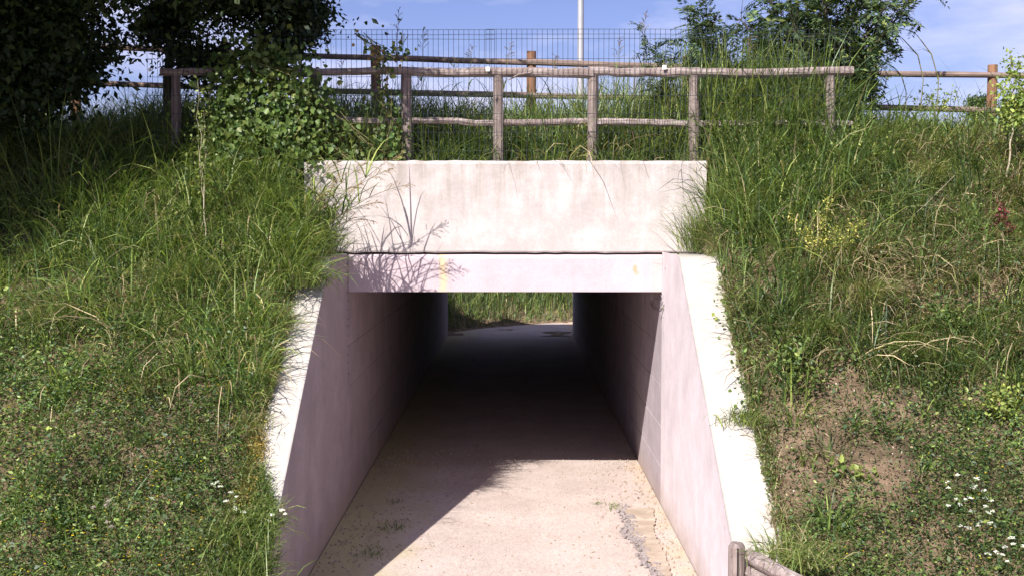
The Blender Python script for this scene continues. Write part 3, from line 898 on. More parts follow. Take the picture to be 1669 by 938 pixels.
for nm, pts in (('upper_rail', up_), ('lower_rail', lo_)):
    for (a, b) in zip(pts[:-1], pts[1:]):
        V, Fs = rail(at(a[0], a[1], YR - 0.06), at(b[0], b[1], YR - 0.06), .046, .046, 0, 5, 10, 0.02, 0.004)
        obj(nm, V, Fs, M_REARRAIL, rf)

# lamp post beyond
lp = thing('lamp_post', 'tall pale galvanised lamp pole rising behind the fences', 'lamp post', (at(946, 170, 30)[0], 30, 5.0))
x0 = at(946, 170, 30)[0]
V, Fs = tube([(x0, 30, 4.9), (x0, 30, 7), (x0, 30, 10), (x0 - 0.02, 30, 13)], [0.096, 0.088, 0.072, 0.06], 20)
obj('pole', V, Fs, M_POLE, lp, smooth=True)
V, Fs = tube([(x0 - 0.02, 30, 13), (x0 - 0.02, 29.6, 13.4), (x0 - 0.02, 28.8, 13.55)], 0.04, 10)
obj('arm', V, Fs, M_POLE, lp, smooth=True)
V, Fs = tube([(x0 - 0.02, 28.9, 13.55), (x0 - 0.02, 28.6, 13.55), (x0 - 0.02, 28.15, 13.5)], [0.07, 0.16, 0.06], 10)
obj('lamp_head', V, Fs, M_POLE, lp, smooth=True)

# log retaining edge at the foot of the right wing wall
pf = thing('log_edging', 'split wooden post with two stacked logs at the foot of the right wing wall', 'log edging', (2.03, 9.72, 0))
pt = at(1201, 886, 9.72)
bpx = 0.073
V = []; Fs = []
o = tube([(pt[0], 9.72, -0.2), (pt[0], 9.72, 0.4), (pt[0], 9.72, pt[2] - 0.02), (pt[0] + .002, 9.72, pt[2] + 0.012)], [0.074, 0.072, 0.070, 0.052], 20, True, 0.02)
po = obj('post', *o, M_LOG, pf)
V, Fs = box(pt[0] - 0.012, pt[0] - 0.003, 9.72 - 0.085, 9.72 - 0.035, 0.0, pt[2] - 0.015)
obj('crack', V, Fs, M_HOLE, po)
e0 = at(1222, 905, 9.75); e1 = at(1300, 946, 9.1)
for k in range(2):
    a = e0 + np.array([0, 0, -0.13 * k]); b = e1 + np.array([0, 0, -0.13 * k]); b2 = b + (b - a) * 1.2
    V, Fs = rail(a, b2, .065, .065, 0, 9, 12, 0.04, 0.004)
    obj('log', V, Fs, M_LOGX, pf)

# ------------------------------------------------------------ trees
def limb(p, q, r0, r1, k=7, bend=0.08):
    p, q = np.array(p, float), np.array(q, float)
    t = np.linspace(0, 1, k)[:, None]
    Pp = p * (1 - t) + q * t
    d = np.linalg.norm(q - p)
    Pp[1:-1] += R.normal(0, bend * d / 3, (k - 2, 3))
    return Pp, np.linspace(r0, r1, k)

def crown_tree(name, label, base, top, lobes, nclus, nleaf, leaf, cols, rad=0.13, clus=0.32, group=None, cat='tree', trunk_mat=None, droop=0.4, keepfn=None, fold=False):
    t = thing(name, label, cat, base, group)
    base = np.array(base, float); top = np.array(top, float)
    parts = []
    tp, tr = limb(base, top, rad, rad * 0.45, 9, 0.02)
    parts.append(tube(tp, tr, 10, True, 0.04))
    # cluster centres
    w_ = np.array([a * b * c for (_, (a, b, c)) in lobes]) ** 0.45; w_ /= w_.sum()
    cs = []
    while len(cs) < nclus:
        li = R.choice(len(lobes), p=w_); (c, rr3) = lobes[li]
        d = randdir(1)[0] * (R.random() ** 0.45)
        p = np.array(c) + d * np.array(rr3)
        if keepfn is None or keepfn(p): cs.append(p)
    cs = np.array(cs)
    nodes = [tp[int(len(tp) * 0.5)], tp[-1], tp[-2], tp[-3]]
    for (c, rr3) in lobes:
        j = min(nodes, key=lambda q: np.linalg.norm(q - np.array(c)))
        lp_, lr_ = limb(j, c, rad * 0.45, rad * 0.14, 6, 0.15)
        parts.append(tube(lp_, lr_, 7)); nodes += [lp_[2], lp_[4], lp_[5]]
    nod = np.array(nodes)
    for c in cs[:: max(1, nclus // 160)]:
        j = nod[np.argmin(np.linalg.norm(nod - c, axis=1))]
        lp_, lr_ = limb(j, c, rad * 0.09, rad * 0.02, 4, 0.15)
        parts.append(tube(lp_, lr_, 4))
    V, Fs = join(parts)
    obj('trunk', V, Fs, trunk_mat or M_BARK, t)
    i = np.repeat(np.arange(nclus), nleaf); n = len(i)
    sc = (R.lognormal(0, 0.3, nclus) * clus)[i]
    P = cs[i] + R.normal(size=(n, 3)) * sc[:, None] * np.array([0.62, 0.62, 0.5])
    A = randdir(n, -droop); Nn = randdir(n, 0.8)
    s = leaf * R.uniform(0.6, 1.3, n)
    tone = R.lognormal(0, 0.18, nclus)[i]
    col = mixcol(n, *cols) * tone[:, None]
    v, f, c = leaves(P, A, Nn, s, s * R.uniform(0.42, 0.62, n), col, fold=fold)
    obj('crown', v, f, M_DARKLEAF, t, col=c)
    return t

TC = [(DEEP * 0.5, 4), (GREEN * 0.28, 2), (DEEP * 0.35, 2)]
lobes = [((-6.6, 13.3, 8.6), (3.0, 2.8, 2.3)), ((-4.3, 13.0, 8.4), (1.9, 2.3, 1.7)), ((-7.2, 12.2, 7.2), (2.0, 2.0, 1.4)),
         ((-6.0, 14.9, 6.0), (0.85, 0.9, 0.95)), ((-6.6, 14.8, 5.7), (1.1, 0.9, 1.1)), ((-6.2, 14.6, 5.9), (0.9, 0.9, 1.0)), ((-7.0, 14.8, 5.8), (1.0, 0.9, 1.0)), ((-4.0, 14.6, 7.0), (1.5, 1.0, 0.75)), ((-8.8, 12.5, 7.5), (1.8, 2.5, 2.2)), ((-4.9, 14.6, 9.6), (2.9, 2.6, 2.0)), ((-7.4, 11.2, 6.5), (1.7, 1.8, 1.4)), ((-8.0, 12.6, 5.8), (1.5, 1.8, 1.2)), ((-6.3, 14.2, 7.0), (2.4, 1.4, 1.0))]  # lobes out of view are added to shade the bank and rear fence
def pix(p):
    x, y, z = p; dz = z - CAMZ
    c = y * math.cos(PITCH) - dz * math.sin(PITCH)
    return 837 + F * x / c, 469 - F * (dz * math.cos(PITCH) + y * math.sin(PITCH)) / c
def lowlimit(p):
    # drops clusters below a set outline: the crown's underside rises to the right
    px, py = p[0] / p[1], (p[2] - CAMZ) / p[1]
    lim = np.interp(px, [-0.45, -0.37, -0.355, -0.33, -0.30, -0.24, -0.17, -0.14], [0.085, 0.10, 0.115, 0.165, 0.172, 0.165, 0.168, 0.19])
    if not (py > lim and px < -0.165): return False
    # stays clear of the sun's path to the parapet and the lit part of the bank
    q = 15.0 - p[1]; xs_, zs_ = p[0] + 0.575 * q, p[2] - q
    if -4.2 < xs_ < -2.3 and zs_ < 6.1: return False
    return xs_ < np.interp(zs_, [1.0, 2.0, 3.0, 5.3, 5.6, 6.5], [-6.6, -5.3, -4.7, -4.15, -1.9, -1.35])
crown_tree('leafy_tree', 'large dark broad-leaved tree overhanging the top of the left bank', (-6.7, 15.2, 4.35), (-6.5, 13.9, 8.2), lobes, 3100, 66, 0.105, TC, 0.17, 0.30, keepfn=lowlimit)
# slimmer tree with trunk between the fences
crown_tree('leafy_tree', 'slim dark tree with a straight trunk beside the left end of the log fence', (at(272, 190, 16.2)[0], 16.2, 4.6), tuple(at(272, -20, 16.2)),
           [(tuple(at(268, 38, 16.2)), (0.36, 0.5, 0.38)), (tuple(at(400, -15, 16.2)), (1.2, 0.9, 0.55)), (tuple(at(330, 95, 15.9)), (0.42, 0.4, 0.22)), (tuple(at(490, 20, 15.8)), (0.5, 0.4, 0.5)), (tuple(at(440, 75, 15.8)), (0.3, 0.3, 0.25))],
           260, 90, 0.08, TC, 0.085, 0.2)

# pinnate-leaved tree (locust) on the right
def pinnate_tree(name, label, base, ends, nrach, rlen, cols, rad=0.05, group=None, cat='tree', lf_=0.03, spread=0.55):
    t = thing(name, label, cat, base, group)
    base = np.array(base, float); parts = []; anch = []; dirs = []
    for e in ends:
        e = np.array(e, float)
        mid = base * 0.45 + e * 0.55; mid[2] += 0.12 * np.linalg.norm(e - base) * 0.5; mid[:2] = base[:2] * 0.6 + e[:2] * 0.4
        tt = np.linspace(0, 1, 10)[:, None]
        Pp = (1 - tt) ** 2 * base + 2 * tt * (1 - tt) * mid + tt ** 2 * e
        Pp[1:-1] += R.normal(0, 0.015, (8, 3))
        parts.append(tube(Pp, np.linspace(rad, rad * 0.12, 10), 6))
        for k in range(nrach):
            u = R.uniform(0.35, 1.0); i0 = u * 9; i = min(8, int(i0)); q = Pp[i] * (1 - (i0 - i)) + Pp[i + 1] * (i0 - i)
            sd = randdir(1, 0.3)[0] * R.uniform(0.05, spread) * (1.1 - 0.5 * u)
            if R.random() < 0.7:
                parts.append(tube([q, q + sd * 0.5 + np.array([0, 0, 0.02]), q + sd], [rad * 0.12, rad * 0.08, 0.002], 4)); q = q + sd
            anch.append(q); dirs.append(unit((Pp[min(9, i + 1)] - Pp[i]) * 1.0 + R.normal(size=3) * 0.15 + np.array([0, -0.1, 0])))
    anch = np.array(anch); n = len(anch)
    D = randdir(n, 0.25) * np.array([1, 0.9, 0.8]); D = unit(D)
    Lr = rlen * R.uniform(0.6, 1.25, n)
    NP = 8
    Ps, As, Ns, Ss = [], [], [], []
    Sdv = unit(np.cross(D, np.array([0, 0, 1.0]) + 0.3 * R.normal(size=(n, 3)))); U = np.cross(Sdv, D)
    tone = R.lognormal(0, 0.25, n)
    Tn = []
    for k in range(NP + 1):
        u = 0.18 + 0.82 * k / NP
        q = anch + D * (Lr * u)[:, None] - np.array([0, 0, 1.0]) * (Lr * 0.35 * u * u)[:, None]
        for sgn in ((-1, 1) if k < NP else (0,)):
            a = Sdv * sgn + D * 0.45 + R.normal(size=(n, 3)) * 0.12 - np.array([0, 0, 0.15])
            Ps.append(q); As.append(a); Ns.append(U + 0.25 * R.normal(size=(n, 3))); Ss.append(lf_ * R.uniform(0.8, 1.25, n) * (1.15 - 0.4 * u)); Tn.append(tone)
    P = np.concatenate(Ps); A = np.concatenate(As); Nn = np.concatenate(Ns); s = np.concatenate(Ss); tn = np.concatenate(Tn)
    col = mixcol(len(P), *cols, var=0.15) * tn[:, None]
    v, f, c = leaves(P, A, Nn, s, s * 0.32, col, fold=False)
    V, Fs = join(parts)
    obj('trunk', V, Fs, M_BARK, t)
    obj('crown', v, f, M_DARKLEAF, t, col=c)
    return t
LC = [(np.array([0.055, 0.095, 0.035]), 3), (np.array([0.035, 0.065, 0.03]), 3), (LIME * 0.8, 0.8)]
yt = 16.9
ends = [at(px, py, yt + dy) for px, py, dy in ((1205, 30, .2), (1250, -10, 0), (1300, -60, .3), (1350, -80, -.2), (1400, -30, .1), (1450, 0, 0), (1440, 55, -.2), (1400, 95, .2), (1240, 70, -.1), (1290, 30, -.4), (1340, 10, -.3), (1390, 35, .3), (1500, -15, .2), (1300, 90, .2), (1360, 70, -.4), (1420, 130, .1), (1210, 100, .2), (1380, 150, -.2), (1330, 120, 0.1))]
pinnate_tree('locust_tree', 'bushy locust tree with feathery leaves growing behind the right end of the log fence', (at(1338, 200, yt)[0], yt, 4.8), ends, 92, 0.34, LC, 0.05, lf_=0.098, spread=0.7)
ends = [at(px, py, 16.5) for px, py in ((1115, 10), (1135, 35), (1165, 25), (1125, 70), (1180, 60), (1150, 0))]
pinnate_tree('locust_sapling', 'young locust shoot standing left of the bushy locust, against the sky', (at(1165, 210, 16.5)[0], 16.5, 4.75), ends, 52, 0.28, LC, 0.018, cat='sapling', lf_=0.075, spread=0.3)
ends = [at(px, py, 16.3) for px, py in ((1045, 45), (1090, 60), (1070, 75), (1100, 95))]
pinnate_tree('locust_sapling', 'smallest locust shoot above the top rail near the right white tag', (at(1075, 210, 16.3)[0], 16.3, 4.7), ends, 34, 0.22, LC, 0.012, cat='sapling', lf_=0.055, spread=0.15)

# broadleaf saplings / shrubs built from stems and leaves
def leafy_plant(name, label, base, tops, nleaf, leaf, cols, rad=0.008, cat='plant', group=None, stem=None, spread=0.08, frm=0.25, fold=True, wr=0.6, up_=0.2, mat=None, fork=None):
    t = thing(name, label, cat, base, group)
    base = np.array(base, float); parts = []; Ps = []
    if fork:
        hub = base + (np.mean(np.array(tops), 0) - base) * fork
        Pp, rr_ = limb(base, hub, rad, rad * 0.7, 7, 0.03)
        parts.append(tube(Pp, rr_, 6)); base = hub; rad = rad * 0.5
    for e in tops:
        e = np.array(e, float)
        Pp, rr_ = limb(base, e, rad, rad * 0.3, 7, 0.06)
        parts.append(tube(Pp, rr_, 5))
        u = R.uniform(frm, 1.0, nleaf) * 6; i = np.minimum(5, u.astype(int)); fr = (u - i)[:, None]
        q = Pp[i] * (1 - fr) + Pp[i + 1] * fr
        Ps.append(q + R.normal(size=(nleaf, 3)) * spread * (1.2 - 0.6 * (u / 6))[:, None])
    P = np.concatenate(Ps); n = len(P)
    s = leaf * R.uniform(0.6, 1.3, n)
    v, f, c = leaves(P, randdir(n, up_), randdir(n, 0.9), s, s * wr, mixcol(n, *cols), fold=fold)
    V, Fs = join(parts)
    obj('stem', V, Fs, stem or M_STEM, t)
    obj('foliage', v, f, mat or M_LEAF, t, col=c)
    return t

def gp(px, py, lift=0.0):
    """bank surface point behind photo pixel"""
    lo, hi = 8.9, 18.3
    for Y in np.arange(8.9, 18.4, 0.03):
        p = at(px, py, Y)
        if p[2] <= float(height(p[0], p[1])): break
    p = at(px, py, Y)
    return np.array([p[0], p[1], float(height(p[0], p[1])) + lift])
def above(b, px, py, dy=0.0):
    return at(px, py, b[1] + dy)

YG = [(LIME * 1.15, 3), (GREEN * 1.3, 2), (np.array([0.25, 0.26, 0.04]), 0.6)]
# sapling with pale stem at the right edge
b = gp(1640, 300)
leafy_plant('sapling', 'slim sapling with pale bare stem and yellow-green leaves at the right edge', b, [above(b, 1648, 88), above(b, 1660, 110), above(b, 1632, 130), above(b, 1672, 150), above(b, 1656, 105), above(b, 1690, 120), above(b, 1645, 160), above(b, 1665, 190), above(b, 1640, 185)], 120, 0.058, YG, 0.013, 'sapling', stem=M_PALESTEM, spread=0.10, frm=0.15, fork=0.62)
b = np.array([at(1528, 178, 17.8)[0], 17.8, 4.95])
leafy_plant('sapling', 'small airy sapling seen between the rear fence rails left of the brown end post', b, [at(1500, 140, 17.8), at(1530, 125, 17.8), at(1560, 145, 17.8), at(1485, 160, 17.8), at(1545, 160, 17.8), at(1515, 155, 17.8)], 45, 0.05, YG, 0.007, 'sapling', spread=0.06, frm=0.2, fork=0.45)
# distant tree between rails
yd = 90
c0 = at(1592, 168, yd)
crown_tree('distant_tree', 'small dark tree far off, seen between the rear rails at the right', (c0[0], yd, 5), (c0[0], yd, c0[2] + 0.5), [((c0[0], yd, c0[2] - 0.4), (0.75, 0.8, 1.1)), ((c0[0] + 0.4, yd, c0[2] - 0.9), (0.8, 0.8, 0.8))], 60, 60, 0.22, [(GREEN * 0.8, 2), (DEEP, 2)], 0.15, 0.4)

# vines over the left end of the fence
VC = [(GREEN * 0.9, 5), (LIME * 0.65, 1.2), (DEEP * 1.2, 2)]
def vine(label, pts, nleaf, leaf, Yc, sprd, cols=VC, name='climbing_vine', cat='vine', hang=0.0):
    """pts are (px,py,Y) support points"""
    W = np.array([at(a, b, c) for a, b, c in pts])
    base = W[0].copy()
    t = thing(name, label, cat, base)
    parts = []
    k = len(W)
    for s in range(5):
        Q = W + R.normal(0, sprd * 0.5, W.shape)
        parts.append(tube(Q, 0.005, 4))
    u = R.random(nleaf) * (k - 1); i = np.minimum(k - 2, u.astype(int)); fr = (u - i)[:, None]
    P = W[i] * (1 - fr) + W[i + 1] * fr + R.normal(size=(nleaf, 3)) * sprd * np.array([1, 0.5, 1])
    A = randdir(nleaf, -0.9); A[:, 1] -= 0.25
    Nn = randdir(nleaf, 0.5) + np.array([0, -1.2, 0.2])
    s = leaf * R.uniform(0.55, 1.25, nleaf)
    v, f, c = leaves(P, A, Nn, s, s * 0.85, mixcol(nleaf, *cols), fold=True)
    V, Fs = join(parts)
    obj('stem', V, Fs, M_STEM, t)
    obj('foliage', v, f, M_LEAF, t, col=c)
    return t
vine('thick mound of heart-leaved vine swallowing the left end of the log fence', [(350, 290, 14.9), (355, 220, 15.2), (370, 150, 15.3), (400, 105, 15.3), (450, 140, 15.3), (440, 200, 15.2), (400, 250, 15.0), (470, 260, 15.0), (500, 200, 15.2), (480, 130, 15.2), (420, 85, 15.3)], 3900, 0.082, 15, 0.21)
vine('leafy vine trailing between the mound and the first log post', [(560, 265, 15.2), (530, 220, 15.3), (520, 160, 15.35), (600, 230, 15.25), (640, 250, 15.25), (636, 200, 15.3), (625, 150, 15.35)], 380, 0.07, 15, 0.12)
vine('thin vine climbing the pale wire near the rear post, with yellowed leaves', [(625, 150, 15.35), (630, 110, 15.35), (615, 80, 15.35), (585, 55, 15.35), (648, 95, 15.35), (655, 60, 15.35)], 110, 0.065, 15, 0.08, cols=[(LIME, 2), (np.array([0.34, 0.22, 0.07]), 1), (DEEP, 2)])
vine('ivy creeping over the outer edge of the right wing wall', [(1185, 455, 13.2), (1180, 490, 12.9), (1190, 520, 12.6), (1200, 560, 12.3), (1215, 590, 12.0), (1225, 690, 11.3)], 330, 0.045, 13, 0.065, name='ivy', cat='ivy', cols=[(GREEN, 4), (DEEP, 2), (LIME, 1)])
vine('wispy dry vine dangling down the joint at the right end of the header beam', [(1112, 418, 14.3), (1100, 430, 14.6), (1096, 460, 14.75), (1086, 500, 14.8)], 60, 0.03, 14.8, 0.05, name='trailing_vine', cat='vine', cols=[(GREEN, 2), (BROWN, 2)])

# slim stem with small leaves, upper left
b = gp(337, 425)
leafy_plant('sapling', 'thin upright sapling with small pale leaves in front of the left vine mound', b, [above(b, 322, 130), above(b, 332, 180), above(b, 322, 220)], 75, 0.045, [(np.array([0.12, 0.15, 0.06]), 3), (LIME, 2)], 0.009, 'sapling', stem=M_PALESTEM, spread=0.07, frm=0.1, fork=0.4)
# ivy-like bush in shade at far left
for (px, py, lab) in ((25, 380, 'leafy bramble patch at the left edge below the dark tree'), (250, 345, 'green nettle-like clump in the middle of the upper left bank'), (1395, 215, 'yellow-green shrub right behind the last log post'), (1560, 560, 'low leafy bush halfway up the right bank near the edge'), (1290, 640, 'dark leafy weed clump beside the right wing wall'), (1640, 690, 'yellow-green leafy weed at the right edge of the lower bank'), (1290, 610, 'small leafy weed beside the ivy on the right wing wall'), (1420, 290, 'bright green leafy clump below the last log post')):
    b = gp(px, py)
    hgt = 0.42 if py > 300 else 0.6
    tops = [b + np.array([R.normal(0, 0.22), R.normal(0, 0.12), hgt * R.uniform(0.5, 1.1)]) for _ in range(9)]
    if 'shrub' in lab: tops = [at(1390 + R.uniform(-35, 40), 110 + R.uniform(0, 90), b[1]) for _ in range(9)]
    leafy_plant('weed_bush', lab, b, tops, 42, 0.052, YG if 'yellow' in lab or 'bright' in lab else [(GREEN, 3), (DEEP, 2), (LIME, 1)], 0.006, 'shrub', spread=0.08, frm=0.2)

# goldenrod-like yellow plant, red plant, brown clump
b = gp(1345, 440)
leafy_plant('flowering_weed', 'sprawling weed with masses of small yellow blossoms on the upper right bank', b, [above(b, px, py) for px, py in ((1285, 350), (1310, 360), (1335, 350), (1365, 370), (1395, 360), (1340, 385), (1375, 420), (1320, 385), (1350, 320), (1330, 430), (1410, 358))], 130, 0.026, [(np.array([0.62, 0.56, 0.14]), 4), (LIME * 1.3, 1.6), (GREEN, 1)], 0.005, 'flowers', spread=0.045, frm=0.45, fold=False)
b = gp(1640, 400)
leafy_plant('red_leaved_weed', 'dark red leaved weed near the right edge of the upper bank', b, [above(b, px, py) for px, py in ((1628, 330), (1635, 350), (1655, 372), (1600, 375), (1645, 385), (1622, 365), (1632, 340), (1640, 365))], 80, 0.040, [(np.array([0.20, 0.040, 0.06]), 3), (np.array([0.24, 0.08, 0.08]), 1)], 0.006, 'plant', spread=0.035, frm=0.4)
b = gp(1400, 262)
leafy_plant('withered_weed', 'withered rusty brown weed beside the foot of the last log post', b, [above(b, px, py) for px, py in ((1390, 225), (1405, 235), (1398, 215), (1412, 245), (1388, 245))], 90, 0.035, [(np.array([0.16, 0.06, 0.035]), 3), (BROWN, 1)], 0.006, 'plant', spread=0.04, frm=0.2)
b = gp(1395, 790)
leafy_plant('trailing_weed', 'row of drooping bright leaves on the bare soil of the lower right bank', b, [above(b, 1350, 745), above(b, 1430, 768), above(b, 1400, 760), above(b, 1375, 752)], 12, 0.07, [(LIME * 0.9, 3), (GREEN, 1)], 0.005, 'plant', spread=0.03, frm=0.4)

# yarrow-like white flowers
def umbels(label, spots, rad=0.035, col=(0.80, 0.80, 0.76), stemcol=None, name='white_flower', hh=0.22):
    b = gp(*spots[0])
    t = thing(name, label, 'flowers', b)
    parts = []; flo = []
    for (px, py) in spots:
        g_ = gp(px, py); g_[2] -= 0.0
        top = g_ + np.array([0, -0.05, hh * 0.6]); root = g_ + np.array([R.normal(0, 0.03), 0.05, -0.02])
        parts.append(tube([root, (root + top) / 2 + R.normal(0, 0.01, 3), top], [0.004, 0.003, 0.003], 4))
        n = 22; rk = rad * R.uniform(0.45, 0.95)
        a = R.uniform(0, 6.28, n); r = np.sqrt(R.random(n)) * rk; top = top + R.normal(0, 0.02, 3)
        P = top + np.stack([r * np.cos(a), r * np.sin(a) * 0.9, R.normal(0, 0.005, n) - r * 0.15], 1)
        hd_ = []
        for q in range(3):
            aa = a + q * 2.1
            A = np.stack([np.cos(aa), np.sin(aa), 0.3 + 0 * aa], 1)
            hd_.append(leaves(P, A, randdir(n, 3) + np.array([0, -0.6, 0]), np.full(n, 0.010), np.full(n, 0.009), mixcol(n, (np.array(col), 1), var=0.06), fold=False))
        flo.append(cat3(hd_))
    V, Fs = join(parts)
    obj('stem', V, Fs, M_STEM, t)
    for v, f, c in flo: obj('flower_head', v, f, M_LEAF, t, col=c)
_u = None
umbels('large patch of flat white flower heads low on the right bank', [(1575, 812), (1548, 806), (1560, 802), (1590, 813), (1600, 818), (1540, 826), (1550, 836), (1566, 834), (1578, 836), (1545, 842), (1605, 826), (1612, 840), (1605, 850), (1600, 858), (1582, 856), (1610, 865), (1615, 872), (1590, 876), (1600, 878), (1575, 876), (1560, 876), (1585, 806), (1570, 846)], 0.03)
umbels('smaller patch of white flower heads in the bottom right corner', [(1640, 905), (1632, 912), (1648, 914), (1620, 925), (1637, 935), (1610, 922), (1628, 925), (1660, 918)], 0.03)
umbels('white flower heads beside the left wing wall, low down', [(355, 815), (368, 812), (378, 822), (390, 828), (372, 838), (385, 842), (355, 808), (385, 862), (398, 858)], 0.024)
umbels('small pale flowers at the bottom end of the left wing wall', [(448, 858), (458, 856), (464, 862), (440, 862)], 0.026)
umbels('dry greyish flower heads on tall stalks at the lower left', [(175, 900), (185, 895), (160, 905), (190, 930), (180, 940)], 0.03, (0.42, 0.36, 0.32), name='dry_flower', hh=0.75)

# reddish yellow moss cushions along the left wing wall edge
def moss(label, px, py, n, r):
    p = gp(px, py); p[0] = XL - 0.33
    x = p[0] + R.normal(0, r * 0.7, n); y = p[1] + R.normal(0, r * 1.2, n)
    z = height(x, y) + 0.02 + np.abs(R.normal(0, 0.05, n))
    P = np.stack([x, y, z], 1)
    v, f, c = leaves(P, randdir(n, 0.8), randdir(n, 0.8), R.uniform(0.012, 0.03, n), R.uniform(0.008, 0.018, n), mixcol(n, (np.array([0.42, 0.31, 0.07]), 3), (np.array([0.22, 0.18, 0.05]), 2), (STRAW * 0.7, 1)), fold=False)
    o = obj('moss_clump', v, f, M_LEAF, None, col=c, loc=p)
    tag(o, label, 'moss')
moss('golden yellow clump halfway down the left wing wall edge', 436, 745, 1400, 0.08)
moss('golden yellow clump at the lower tip of the left wing wall', 442, 822, 1600, 0.09)

# grass tufts with individual look
def tuft(label, p, n, ln, col, sprd=0.06, bias=None, lean=0.3, droop=1.6, wid=0.010, name='grass_tuft'):
    p = np.array(p, float)
    P = p + R.normal(size=(n, 3)) * np.array([sprd, sprd, 0.01])
    v, f, c = blades(P, ln * R.uniform(0.5, 1.15, n), R.uniform(0, 6.28, n), np.abs(R.normal(lean, 0.25, n)), R.uniform(0.4, 1.3, n) * droop, wid * R.uniform(0.6, 1.3, n), mixcol(n, *col), 4, bias=np.array(bias) if bias is not None else None)
    o = obj(name, v, f, M_GRASS, None, col=c, loc=p)
    return tag(o, label, 'grass tuft')
GC = [(GREEN, 4), (LIME, 2.5), (DEEP, 1), (STRAW, 0.5)]
tuft('big grass tuft drooping over the top of the left wing wall', (-2.62, 13.35, 3.15), 420, 0.75, GC, 0.16, (0.75, -0.35, 0), 0.35, 1.7, 0.011)
tuft('dark blades arching over the inner corner of the left wing wall', (-2.42, 14.1, 3.27), 200, 0.85, [(DEEP, 3), (GREEN, 2)], 0.12, (0.6, -0.2, 0), 0.3, 1.5)
tuft('grass tuft hanging over the middle of the left wing wall', (-2.62, 12.45, 2.45), 260, 0.55, GC, 0.12, (0.7, -0.5, 0), 0.4, 1.8, 0.009)
tuft('straw-coloured tuft on the left wing wall below the drooping grass', (-2.60, 11.3, 1.62), 260, 0.36, [(STRAW, 2), (GREEN, 2), (LIME, 1)], 0.10, (0.6, -0.4, 0), 0.5, 1.6, 0.006)
tuft('green grass tuft at the foot of the left wing wall', (-2.52, 10.2, 0.82), 380, 0.42, GC, 0.16, (0.3, -0.2, 0), 0.4, 1.7, 0.009)
tuft('dense weeds burying the lower tip of the left wing wall', (-2.38, 10.35, 0.92), 520, 0.34, GC, 0.12, (0.35, -0.3, 0), 0.5, 1.7, 0.010)
tuft('grass clump in front of the left wing wall at the bottom of the picture', (-2.42, 9.75, 0.45), 700, 0.52, GC, 0.17, (0.1, -0.1, 0), 0.35, 1.5, 0.010)
tuft('weeds hanging on the end of the left wing wall beside the shaded face', (-2.30, 9.95, 0.62), 420, 0.36, [(GREEN, 3), (DEEP, 2), (BROWN, 1)], 0.10, (0.2, -0.2, 0), 0.6, 1.6, 0.010)
tuft('long grass spilling over the upper edge of the left wing wall', (-2.45, 13.0, 2.95), 420, 0.62, GC, 0.15, (0.8, -0.6, 0), 0.5, 1.8, 0.012)
tuft('long grass falling across the top of the left wing wall beside the portal', (-2.40, 13.7, 3.27), 380, 0.66, GC, 0.14, (0.3, -0.8, 0), 0.5, 1.8, 0.012)
tuft('spiky grass tuft spreading over the top of the right wing wall', (2.32, 14.55, 3.30), 330, 0.72, GC, 0.10, (-0.3, -0.3, 0), 0.45, 0.9, 0.008)
tuft('grass tuft beside the parapet end on the right', (2.72, 14.3, 3.65), 420, 0.85, GC, 0.20, (-0.1, -0.5, 0), 0.3, 1.6, 0.010)
tuft('coarse grass tuft just above the log edging at the lower right', (2.42, 9.75, 0.80), 420, 0.40, [(GREEN, 3), (LIME, 3), (STRAW, 1)], 0.17, (0, -0.3, 0), 0.6, 1.4, 0.009)
tuft('narrow dry tuft against the lower edge of the right wing wall', (2.40, 10.35, 0.95), 120, 0.30, [(STRAW, 2), (BROWN, 2), (GREEN, 1)], 0.06, (-0.3, -0.2, 0), 0.4, 1.2, 0.006)
for (px, py, n, ln, lab, cc_) in ((1405, 510, 500, 0.62, 'large shaggy tuft with hanging straw blades in the middle of the right bank', [(GREEN, 2), (STRAW, 2.5), (LIME, 1.5)]),
                             (1510, 300, 400, 0.5, 'pale straw tuft high on the right bank', [(STRAW, 2), (LIME, 2), (GREEN, 1)]),
                             (1330, 560, 380, 0.5, 'green tuft to the left of the shaggy straw tuft', GC),
                             (1480, 590, 360, 0.5, 'green tuft below and right of the shaggy straw tuft', GC),
                             (1440, 250, 320, 0.5, 'bright tuft near the last log post on the right bank', [(LIME, 3), (GREEN, 2), (STRAW, 1)]),
                             (1210, 690, 200, 0.3, 'small tuft tight against the right wing wall, halfway down', GC),
                             (300, 480, 520, 0.62, 'large fountain-like tuft with pale hanging blades on the left bank', [(GREEN, 3), (LIME, 1.5), (STRAW, 1.2)]),
                             (200, 330, 420, 0.58, 'arching tuft in half shade high on the left bank', GC),
                             (90, 540, 380, 0.5, 'tuft with pale upright straws at the left edge', [(GREEN, 3), (STRAW, 1.5)]),
                             (440, 360, 420, 0.6, 'bright tuft left of the parapet', [(LIME, 3), (GREEN, 3)]),
                             (250, 640, 200, 0.34, 'brown and green tuft on the lower left bank', [(STRAW, 1), (BROWN, 1.5), (GREEN, 1.5)])):
    p = gp(px, py); tuft(lab, p, n, ln, cc_, 0.11, (0, -0.8, 0), 0.35, 1.7, 0.009)

